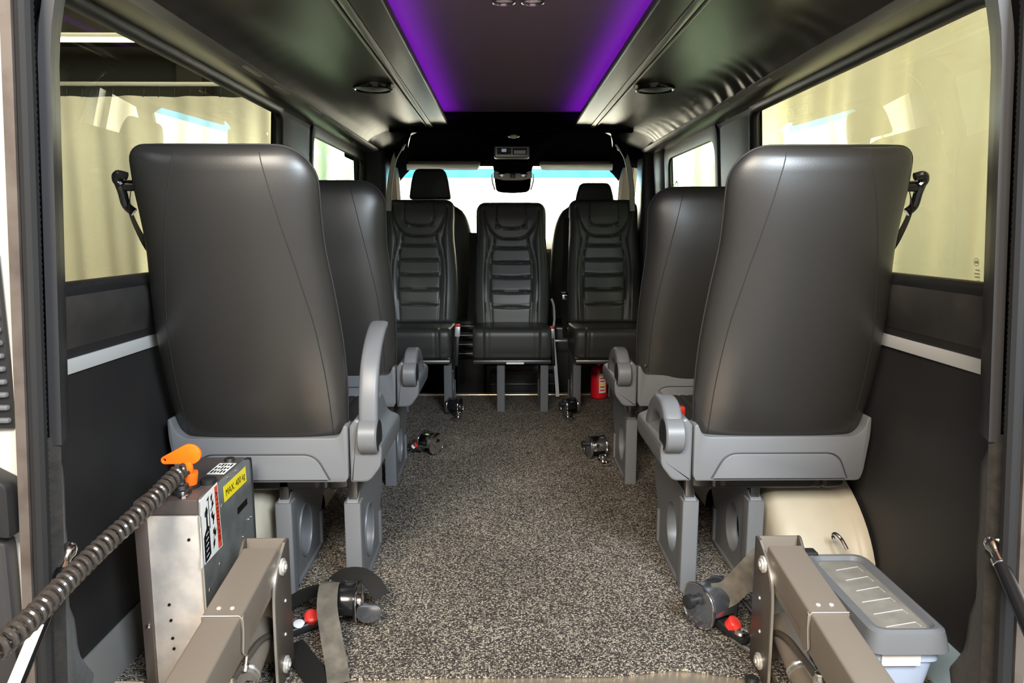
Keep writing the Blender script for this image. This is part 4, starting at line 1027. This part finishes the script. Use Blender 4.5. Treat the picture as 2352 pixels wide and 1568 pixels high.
obj('webbing', sb, M['webbing'], t)
obj('loop_strap', ribbon([(-0.04, 0.02, 0.070), (-0.09, 0.035, 0.055), (-0.15, 0.02, 0.03), (-0.20, 0.0, 0.012)], 0.045, up=(0, -0.3, 1)), M['webbing_black'], t)
obj('webbing_loop', ribbon([(-0.05, 0.045, 0.060), (-0.015, 0.05, 0.092), (0.03, 0.045, 0.098), (0.062, 0.035, 0.082), (0.088, 0.02, 0.052)], 0.042, up=(0, -0.35, 1)), M['webbing_black'], t)
dl = prism(rpoly([(0.040, 0.062), (0.034, 0.030), (0.055, 0.014), (0.085, 0.020), (0.098, 0.040), (0.092, 0.062)], 0.012, 4), 'xz', -0.040, -0.026, 0.003)
obj('lever', dl, M['gunmetal'], t)
t = retractor('nearest right restraint reel with red button and strap stretched to the lift bracket', 0.452, 1.590, math.radians(28), M['gunmetal'], True, 0.2, 1.10, fit=(0.0, -0.105))
rz_ = Matrix.Rotation(-math.radians(28), 3, 'Z'); lo_ = lambda p: rz_ @ (Vector(p) - Vector((0.452, 1.590, 0.0)))
obj('webbing', ribbon([lo_((0.448, 1.560, 0.088)), lo_(at(1672, 1362, 1.565)), lo_(at(1712, 1322, 1.56)), lo_(at(1765, 1268, 1.55))], 0.058, up=(-0.35, -0.75, 0.55)), M['webbing'], t)
obj('cable_clutter', tube(smooth_path([(0.045, 0.0, 0.05), (0.07, -0.02, 0.06), (0.085, -0.06, 0.03), (0.09, -0.09, 0.01)], 6), 0.006, 8), M['black_plastic'], t)
retractor('small chrome restraint reel with red button beside the second left seat leg', -0.352, 2.935, math.radians(-35), M['chrome'], True, 0.3, 0.95, fit=(-0.085, -0.03))
retractor('shiny chrome restraint reel beside the second right seat leg', 0.340, 2.87, math.radians(15), M['chrome'], False, 0.2, 0.95, fit=(0.0, -0.085))
retractor('black and chrome restraint reel at the foot of the left facing seat', -0.292, 3.585, math.radians(-20), M['black_gloss'], False, 0.2, 0.85, fit=(0.05, -0.08))
retractor('black and chrome restraint reel at the foot of the right facing seat', 0.296, 3.585, math.radians(20), M['black_gloss'], False, 0.2, 0.85, fit=(-0.045, -0.085))
t = obj('floor_strap', ribbon([(-0.52, 1.50, 0.012), (-0.49, 1.46, 0.010), (-0.45, 1.41, 0.005), (-0.40, 1.34, 0.004)], 0.055, up=(0, 0, 1)), M['webbing_black']); tag(t, 'black strap lying flat on the carpet at the foot of the left lift bracket', 'strap')

t = obj('threshold_peg', lathe((0.478, 1.372, -0.006), (0, 0, 1), [(0, 0.014), (0.012, 0.014), (0.015, 0.010)], 20), M['black_plastic']); tag(t, 'small black round peg on the metal threshold at the foot of the right lift bracket', 'peg')
# ---- wheel arch covers
for s, nm in ((-1, 'left'), (1, 'right')):
    A, Bz, YC = 0.47, 0.315, 2.10
    def prof(ins): return [(YC - (A - ins) * math.cos(PI * k / 40), (Bz - ins) * abs(math.sin(PI * k / 40)) ** 0.8) for k in range(41)]
    rows = []
    for x, ins in ((0.648, 0.08), (0.649, 0.05), (0.656, 0.02), (0.672, 0.004), (0.70, 0.0), (0.80, 0.0), (0.832, 0.0), (0.838, -0.005), (0.852, -0.012), (0.866, -0.012), (0.868, 0.03)):
        rows.append([(s * x, y, max(0, z)) for y, z in prof(ins)])
    rows.insert(0, [(s * 0.648, YC + (y - YC) * 0.6, z * 0.5) for y, z in prof(0.08)])
    t = obj('wheel_arch_cover', loft(rows), M['arch'], angle=50)
    tag(t, 'beige moulded wheel arch cover under the right rear seat' if s > 0 else 'beige moulded wheel arch cover behind the galvanised lift box', 'wheel arch')
    t['kind'] = 'structure'
    del t['label']; del t['category']

# ---- plastic storage box
t = thing('storage_box', 'long translucent plastic box with dusty grey lid behind the right lift arm', 'storage box', (0.70, 1.32, 0), world=True)
X0, X1, Y0_, Y1_ = 0.618, 0.750, 1.175, 1.485
LZ = 0.225
def ring(e, z, r): return [(x, y, z) for x, y in rpoly([(X0 - e, Y0_ - e), (X1 + e, Y0_ - e), (X1 + e, Y1_ + e), (X0 - e, Y1_ + e)], r, 5)]
body = loft([ring(-0.035, -0.004, 0.02), ring(-0.033, 0.0, 0.02), ring(-0.010, 0.16, 0.022), ring(-0.004, 0.165, 0.022), ring(-0.004, 0.205, 0.022)], True, True)
bo = obj('bin', body, M['box_body'], t)
obj('bin_label', BB(0.635, 0.705, Y0_ + 0.0005, Y0_ + 0.0035, 0.160, 0.184), M['paper_grey'], bo)
lid = loft([ring(0.010, 0.188, 0.03), ring(0.006, 0.212, 0.03), ring(0.003, LZ - 0.002, 0.028), ring(-0.004, LZ + 0.003, 0.026), ring(-0.010, LZ + 0.002, 0.024), ring(-0.016, LZ - 0.006, 0.022), ring(-0.020, LZ - 0.0065, 0.02)], True)
lo = obj('lid', lid, M['lid_rim'], t)
tb = bmesh.new(); tb.faces.new([tb.verts.new(p) for p in ring(-0.0195, LZ - 0.0062, 0.02)])
pnl = obj('lid_panel', tb, M['lid'], lo, smooth=False)
for k in range(6):
    y = 1.215 + k * 0.044; a, b_, dz = X0 + 0.035 + (0.01 if k > 2 else 0), X1 - 0.034, LZ - 0.0058
    P = [(a, y - 0.012, dz), (b_, y + 0.004, dz), (b_ + 0.002, y - 0.016 if k > 2 else y - 0.010, dz)]
    obj('moulded_rib', tube(P, 0.0009, 6), M['trim'], pnl)
obj('clip', prism(rpoly([(X0 - 0.006, LZ - 0.03), (X0 + 0.035, LZ - 0.03), (X0 + 0.030, LZ + 0.010), (X0 - 0.004, LZ + 0.010)], 0.006, 3), 'xz', Y1_ - 0.01, Y1_ + 0.016, 0.003), M['black_plastic'], t)
hk = tube(smooth_path([at(1945, 1262, 1.60), at(1932, 1238, 1.62), at(1918, 1226, 1.64), at(1913, 1230, 1.645), at(1914, 1236, 1.645)], 6), 0.005, 10)
t = obj('wire_handle', hk, M['chrome']); tag(t, 'bent chrome wire handle poking up behind the lidded box', 'handle')
t['kind'] = ''; del t['kind']

# ---- gas struts of the rear doors
def strut(label, pts, r, brk, group):
    t = thing('gas_strut', label, 'gas strut', tuple(pts[-1]), world=True, group=group)
    ball, a, b = pts
    dd = (b - a).normalized()
    obj('ball_joint', lathe(ball - dd * 0.016, dd, [(0, 0.004), (0.002, 0.010), (0.009, 0.0135), (0.018, 0.0135), (0.025, 0.010), (0.032, 0.0095), (0.046, 0.0095), (0.047, 0.006)], 18), M['chrome'], t)
    tb_ = obj('tube', tube([a, b], r, 20), M['black_gloss'], t)
    obj('collar', lathe(a - dd * 0.002, dd, [(0, r * 0.9), (0.001, r * 1.06), (0.012, r * 1.06), (0.013, r * 0.9)], 20), M['chrome'], t)
    obj('bracket', tube(smooth_path(brk, 6), 0.0042, 8), M['silver'], t)
    return t, tb_, a, dd
b_ = at(156, 1268, 1.165); a = at(150, 1296, 1.150); e = at(25, 1600, 0.985)
t, tb_, a0, dd = strut('black gas strut with white printed label at the left door edge', [b_, a, e], 0.0115, [at(128, 1218, 1.185), at(131, 1236, 1.185), at(142, 1252, 1.175), at(156, 1262, 1.165)], 'rear door gas struts')
cs = dd.cross(Vector((0, 1, 0))).normalized(); fw = cs.cross(dd); fw = fw if fw.y < 0 else -fw
L = (e - a).length
rows = []
for q in range(2):
    c = a0 + dd * (L * (0.50 if q == 0 else 0.93)); rows.append([c + (cs * math.sin(k) + fw * math.cos(k)) * 0.0119 for k in [-1.0 + 0.2 * w for w in range(11)]])
lb = obj('label', loft(rows), M['white'], tb_)
rows = bmesh.new()
for q in range(26):
    for w in (-0.35, 0.05, 0.4):
        c = a0 + dd * (L * (0.515 + 0.0155 * q)); k0, k1 = w - 0.10, w + 0.08 + 0.05 * ((q * 7) % 3)
        vv = [c + (cs * math.sin(k0) + fw * math.cos(k0)) * 0.01205, c + (cs * math.sin(k1) + fw * math.cos(k1)) * 0.01205]
        if (q + int(w * 10)) % 4: rows.faces.new([rows.verts.new(v) for v in (vv[0], vv[1], vv[1] + dd * 0.0016, vv[0] + dd * 0.0016)])
obj('label_print', rows, M['paper_grey'], lb, smooth=False)
b_ = at(2283, 1254, 1.13); a = at(2294, 1284, 1.115); e = at(2420, 1570, 0.95)
strut('black gas strut without label at the right door edge', [b_, a, e], 0.0115, [at(2297, 1187, 1.15), at(2302, 1212, 1.15), at(2304, 1236, 1.14), at(2283, 1250, 1.13)], 'rear door gas struts')
# left rear body edge: air vent grilles and rubber stop
def jamb(z): return -(fl_x(z) + 0.045)
t = thing('body_vent', 'dark louvred air vent in the white body edge at the far left', 'vent', (-0.83, 1.12, 0.75), world=True)
obj('frame', BB(-0.905, -0.812, 1.108, 1.120, 0.62, 0.90, 0.012), M['black_plastic'], t)
for k in range(13):
    obj('louvre', BB(-0.900, -0.815, 1.100, 1.110, 0.632 + k * 0.0205, 0.640 + k * 0.0205, 0.003), M['shell_dark'], t)
t = obj('door_stop', prism(rpoly([(-0.92, 0.47), (-0.815, 0.45), (-0.812, 0.54), (-0.92, 0.60)], 0.01, 3), 'xz', 1.075, 1.115, 0.006), M['black_plastic']); tag(t, 'black rubber door stop block on the left body edge below the vent', 'door stop')
t = obj('door_edge', prism(rpoly([(-0.93, -0.3), (-0.845, -0.3), (-0.835, 0.44), (-0.93, 0.44)], 0.01, 3), 'xz', 1.09, 1.12, 0.006), M['pillar']); t['kind'] = 'structure'; t.name = 'trim_90'

# ================================================================== CEILING FITTINGS
for s, nm in ((-1, 'left'), (1, 'right')):
    t = obj('led_strip', BB(min(s * 0.338, s * 0.350), max(s * 0.338, s * 0.350), 1.25, 3.74, 1.460, 1.472), M['led'])
    tag(t, 'violet LED light strip along the %s edge of the ceiling recess' % nm, 'light strip')
    c = Vector((s * 0.515, 2.735, 1.4515))
    t = thing('ceiling_speaker', 'round black ceiling speaker in the headliner on the %s side' % nm, 'speaker', c, world=True, group='ceiling speakers')
    obj('rim', lathe(c, (0, 0, -1), [(-0.006, 0.074), (0.006, 0.074), (0.013, 0.071), (0.015, 0.066), (0.010, 0.062)], 40), M['black_gloss'], t)
    obj('grille', lathe(c + Vector((0, 0, -0.009)), (0, 0, -1), [(0, 0.063), (0.004, 0.045), (0.006, 0.0)], 32), M['black_plastic'], t)
    obj('clip', BB(c.x - s * 0.075 - 0.006, c.x - s * 0.075 + 0.006, 2.70, 2.72, 1.441, 1.452, 0.002), M['lens'], t)
for k, x in enumerate((-0.039, 0.037)):
    c = Vector((x, 1.99, 1.523))
    t = thing('ceiling_spotlight', '%s of the two round recessed spotlights at the top edge' % ('left' if k == 0 else 'right'), 'spotlight', c, world=True, group='recessed ceiling spotlights')
    obj('rim', lathe(c, (0, 0, -1), [(0, 0.031), (0.004, 0.0305), (0.005, 0.027), (0.002, 0.026)], 32), M['pink_ring'], t)
    obj('lens', lathe(c + Vector((0, 0, -0.001)), (0, 0, -1), [(0, 0.0262), (0.001, 0.0)], 24), M['centre'], t)
for s, nm in ((-1, 'left'), (1, 'right')):
    t = thing('sun_visor', 'folded grey sun visor above the %s half of the windscreen' % nm, 'sun visor', (s * 0.43, 4.85, 1.34), world=True, group='sun visors')
    o = rpoly([(s * 0.185, 4.70), (s * 0.700, 4.70), (s * 0.690, 4.88), (s * 0.21, 4.88)], 0.03, 4)
    bm = prism(o, 'xy', 1.335, 1.357, 0.008)
    move(bm, Matrix.Translation((0, 4.80, 1.345)) @ Matrix.Rotation(math.radians(-8), 4, 'X') @ Matrix.Translation((0, -4.80, -1.345)))
    obj('pad', bm, M['visor'], t)
    obj('pivot_rod', tube([(s * 0.185, 4.73, 1.352), (s * 0.15, 4.75, 1.352), (s * 0.15, 4.76, 1.38)], 0.006, 8), M['seal'], t)
    # grab handle on the pillar
    hp = [(s * 0.590, 4.10, 1.410), (s * 0.618, 4.10, 1.375), (s * 0.645, 4.10, 1.325), (s * 0.665, 4.10, 1.24), (s * 0.678, 4.10, 1.15), (s * 0.684, 4.10, 1.04)]
    t = thing('grab_handle', 'pale grey curved grab strip on the %s pillar behind the cab' % nm, 'grab handle', (s * 0.68, 4.10, 1.04), world=True, group='pillar grab strips')
    obj('grip', sweep(smooth_path(hp, 6), rrect(0.030, 0.026, 0.009, 3), up=(0, -1, 0)), M['handle'], t)
    obj('end_cap', prism(circle(s * 0.600, 1.392, 0.014, 20, 0.024), 'xz', 4.078, 4.092, 0.003), M['silver'], t)
# overhead console in the cab
t = thing('overhead_console', 'black overhead console with silver control unit and reading lamp above the windscreen', 'console', (0.02, 4.6, 1.30), world=True)
def cons(u, v):
    y, hw, z, = [interp(q, v) for q in (((0, 4.05), (0.4, 4.42), (0.75, 4.70), (1, 4.78)), ((0, 0.26), (0.35, 0.19), (0.7, 0.135), (1, 0.122)), ((0, 1.452), (0.4, 1.395), (0.75, 1.325), (1, 1.290)))]
    a = u * 2 - 1
    return (0.02 + hw * a, y + 0.03 * abs(a) ** 3, z + 0.12 * max(0, abs(a) - 0.7) ** 1.5)
obj('housing', grid(cons, 31, 21), M['cab_lining'], t, angle=80)
fr_o = rpoly([(-0.096, 1.352), (0.112, 1.352), (0.112, 1.430), (-0.096, 1.430)], 0.012, 4)
fr_i = rpoly([(-0.080, 1.366), (0.100, 1.366), (0.100, 1.404), (-0.080, 1.404)], 0.004, 4)
cu_ = obj('control_unit', prism(fr_o, 'xz', 4.30, 4.40, 0.004), M['shell_dark'], t)
obj('bezel', prism(rpoly([(-0.088, 1.356), (0.106, 1.356), (0.106, 1.412), (-0.088, 1.412)], 0.006, 3), 'xz', 4.296, 4.302, 0.001), M['silver'], cu_)
obj('keypad', BB(-0.078, 0.004, 4.292, 4.298, 1.368, 1.405), M['black_gloss'], cu_)
obj('screen', BB(-0.052, -0.024, 4.2895, 4.293, 1.383, 1.400), M['display'], cu_)
for q in (-0.070, -0.062, -0.012, -0.004):
    for zz in (1.374, 1.390): obj('key', BB(q - 0.003, q + 0.003, 4.290, 4.293, zz - 0.003, zz + 0.003), M['steel_pin'], cu_)
obj('radio_panel', BB(0.012, 0.096, 4.292, 4.298, 1.368, 1.405), M['black_plastic'], cu_)
obj('rocker', BB(0.020, 0.088, 4.2895, 4.293, 1.372, 1.392), M['silver'], cu_)
ly = 4.765
obj('lamp_frame', prism(rpoly([(-0.106, 1.268), (-0.04, 1.254), (0.08, 1.254), (0.146, 1.268), (0.146, 1.312), (-0.106, 1.312)], [0.006, 0.02, 0.02, 0.006, 0.01, 0.01], 4), 'xz', ly, ly + 0.03, 0.004), M['lens'], t)
for q in (-0.052, 0.092):
    obj('reading_lamp', prism(circle(q, 1.288, 0.026, 24, 0.017), 'xz', ly - 0.006, ly + 0.004, 0.004), M['chrome'], t)
obj('lamp_switch', BB(0.002, 0.038, ly - 0.005, ly + 0.004, 1.268, 1.300, 0.003), M['steel_pin'], t)
obj('mirror_cover', prism(rpoly([(-0.100, 1.268), (-0.04, 1.256), (0.08, 1.256), (0.140, 1.268), (0.130, 1.182), (0.020, 1.172), (-0.090, 1.182)], [0.006, 0.02, 0.02, 0.006, 0.03, 0.05, 0.03], 4), 'xz', ly + 0.004, ly + 0.05, 0.006), M['cab_lining'], t)
for s in (-1, 1):
    obj('support_arm', tube(smooth_path([(0.02 + s * 0.135, ly + 0.05, 1.300), (0.02 + s * 0.134, ly + 0.055, 1.25), (0.02 + s * 0.118, ly + 0.06, 1.195)], 5), 0.005, 8), M['lens'], t)
t = thing('dome_lamp', 'small oval chrome lamp on the black cab headliner above the control unit', 'lamp', (0.012, 4.02, 1.45), world=True)
c = at(1180, 313, 4.03)
obj('bezel', lathe(c + Vector((0, 0, 0.004)), (0, -0.25, -1), [(0, 0.032), (0.004, 0.032), (0.006, 0.028)], 28), M['chrome'], t)
obj('lens', lathe(c, (0, -0.25, -1), [(0, 0.027), (0.005, 0.02), (0.006, 0.0)], 24), M['lens'], t)
w4o = w4
mt = basis(onglass(1, 3.86, 1.155) + Vector((-0.002, 0, 0)), (0, -1, 0), (0, 0, 1))
ko = text('KO', 0.085, M['white'], 'lettering', w4, mt, 0.0002); ko['kind'] = 'structure'

# ================================================================== GARAGE AROUND THE VAN
struct('garage_floor', BB(-7, 4, -6, 10.5, -0.75, -0.70), M['garage_floor'])
struct('wall_far', BB(-7, 4, 9.6, 9.7, -0.7, 4.2), M['garage'])
struct('wall_outer_left', BB(-7.1, -7.0, -3, 9.7, -0.7, 4.2), M['garage'])
def sheet(u, v):
    y = 1.2 + 6.2 * u; return (2.35 + 0.035 * math.sin(y * 7.0) + 0.02 * math.sin(y * 17 + 1), y, -0.70 + 4.7 * v)
struct('wall_outer_right', grid(sheet, 160, 4), M['sheet'])
struct('garage_ceiling', BB(-7, 4, -6, 10.0, 4.0, 4.05), M['garage_ceiling'])
struct('garage_beam', BB(-7, 2.4, 8.2, 8.45, 2.95, 3.25), M['garage_dark'])
struct('garage_column', BB(-3.9, -3.6, 8.9, 9.2, -0.7, 4.0), M['garage_dark'])
t = thing('garage_curtain', 'pale hanging curtain on a hooked rail outside the van windows', 'curtain', (0, 7.3, -0.5), world=True)
def cur(u, v):
    x = -6.6 + 8.9 * u; z = -0.5 + 2.72 * v
    return (x, 7.3 + (0.055 * math.sin(x * 9) + 0.03 * math.sin(x * 23 + 1) + 0.02 * math.sin(x * 4.1)) * (1.15 - 0.6 * v), z)
cc = obj('cloth', grid(cur, 420, 8), M['curtain'], t)
rl = obj('curtain_rail', BB(-6.6, 2.3, 7.28, 7.32, 2.315, 2.355, 0.008), M['trim'], t)
for k in range(42):
    x = -6.5 + k * 0.1485
    if x < -1.7: obj('hook', tube([(x, 7.30, 2.315), (x + 0.01, 7.285, 2.28), (x, 7.29, 2.235), (x - 0.012, 7.295, 2.215)], 0.006, 6), M['steel_pin'], rl)
t = thing('tube_lamp', 'long white fluorescent lamp under the garage roof seen through the left window', 'lamp', (-3.2, 6.6, 2.58), world=True)
obj('housing', BB(-4.2, -2.6, 6.56, 6.66, 2.585, 2.62, 0.008), M['body'], t)
obj('tube', tube([(-4.15, 6.61, 2.57), (-2.65, 6.61, 2.57)], 0.02, 12), M['tube'], t)
obj('hanger', tube([(-3.3, 6.61, 2.61), (-3.3, 6.61, 4.0)], 0.006, 6), M['steel_pin'], t)

# ================================================================== LIGHT
def area(name, loc, target, sx, sy_, power, col, spread=None):
    l = bpy.data.lights.new(name, 'AREA'); l.shape = 'RECTANGLE'; l.size = sx; l.size_y = sy_; l.energy = power; l.color = col
    o = bpy.data.objects.new(name, l); COL.objects.link(o); o.location = loc
    if spread: l.spread = math.radians(spread)
    o.rotation_euler = (Vector(target) - Vector(loc)).to_track_quat('-Z', 'Y').to_euler(); return o
area('front_garage_lamp', (0.0, 6.5, 3.3), (0.0, 7.25, 0.9), 3.0, 0.5, 760, (1.0, 0.95, 0.84), 90)
area('left_garage_lamp', (-3.4, 5.4, 3.4), (-3.2, 7.2, 0.8), 3.5, 0.5, 62, (1.0, 0.95, 0.82))
area('right_garage_lamp', (1.75, 3.2, 3.5), (2.35, 3.2, 0.9), 0.5, 5.0, 88, (1.0, 0.95, 0.82))
area('rear_lamp_warm', (-0.9, -1.6, 2.9), (-0.2, 2.2, 0.2), 1.6, 1.2, 225, (1.0, 0.90, 0.76))
area('rear_lamp_cool', (0.95, -0.55, 2.05), (0.62, 1.7, 0.5), 0.9, 0.7, 122, (0.80, 0.91, 1.0))
w = bpy.data.worlds.new('garage_air'); S.world = w; w.use_nodes = True
bg = w.node_tree.nodes['Background']; bg.inputs['Color'].default_value = (1.0, 0.95, 0.86, 1); bg.inputs['Strength'].default_value = 0.6
S.view_settings.view_transform = 'Standard'; S.view_settings.look = 'None'; S.view_settings.exposure = 0.35; S.view_settings.gamma = 1.0
S.view_settings.use_curve_mapping = False
S.cycles.max_bounces = 8; S.cycles.transparent_max_bounces = 16; S.cycles.sample_clamp_indirect = 6.0
S.cycles.use_denoising = True
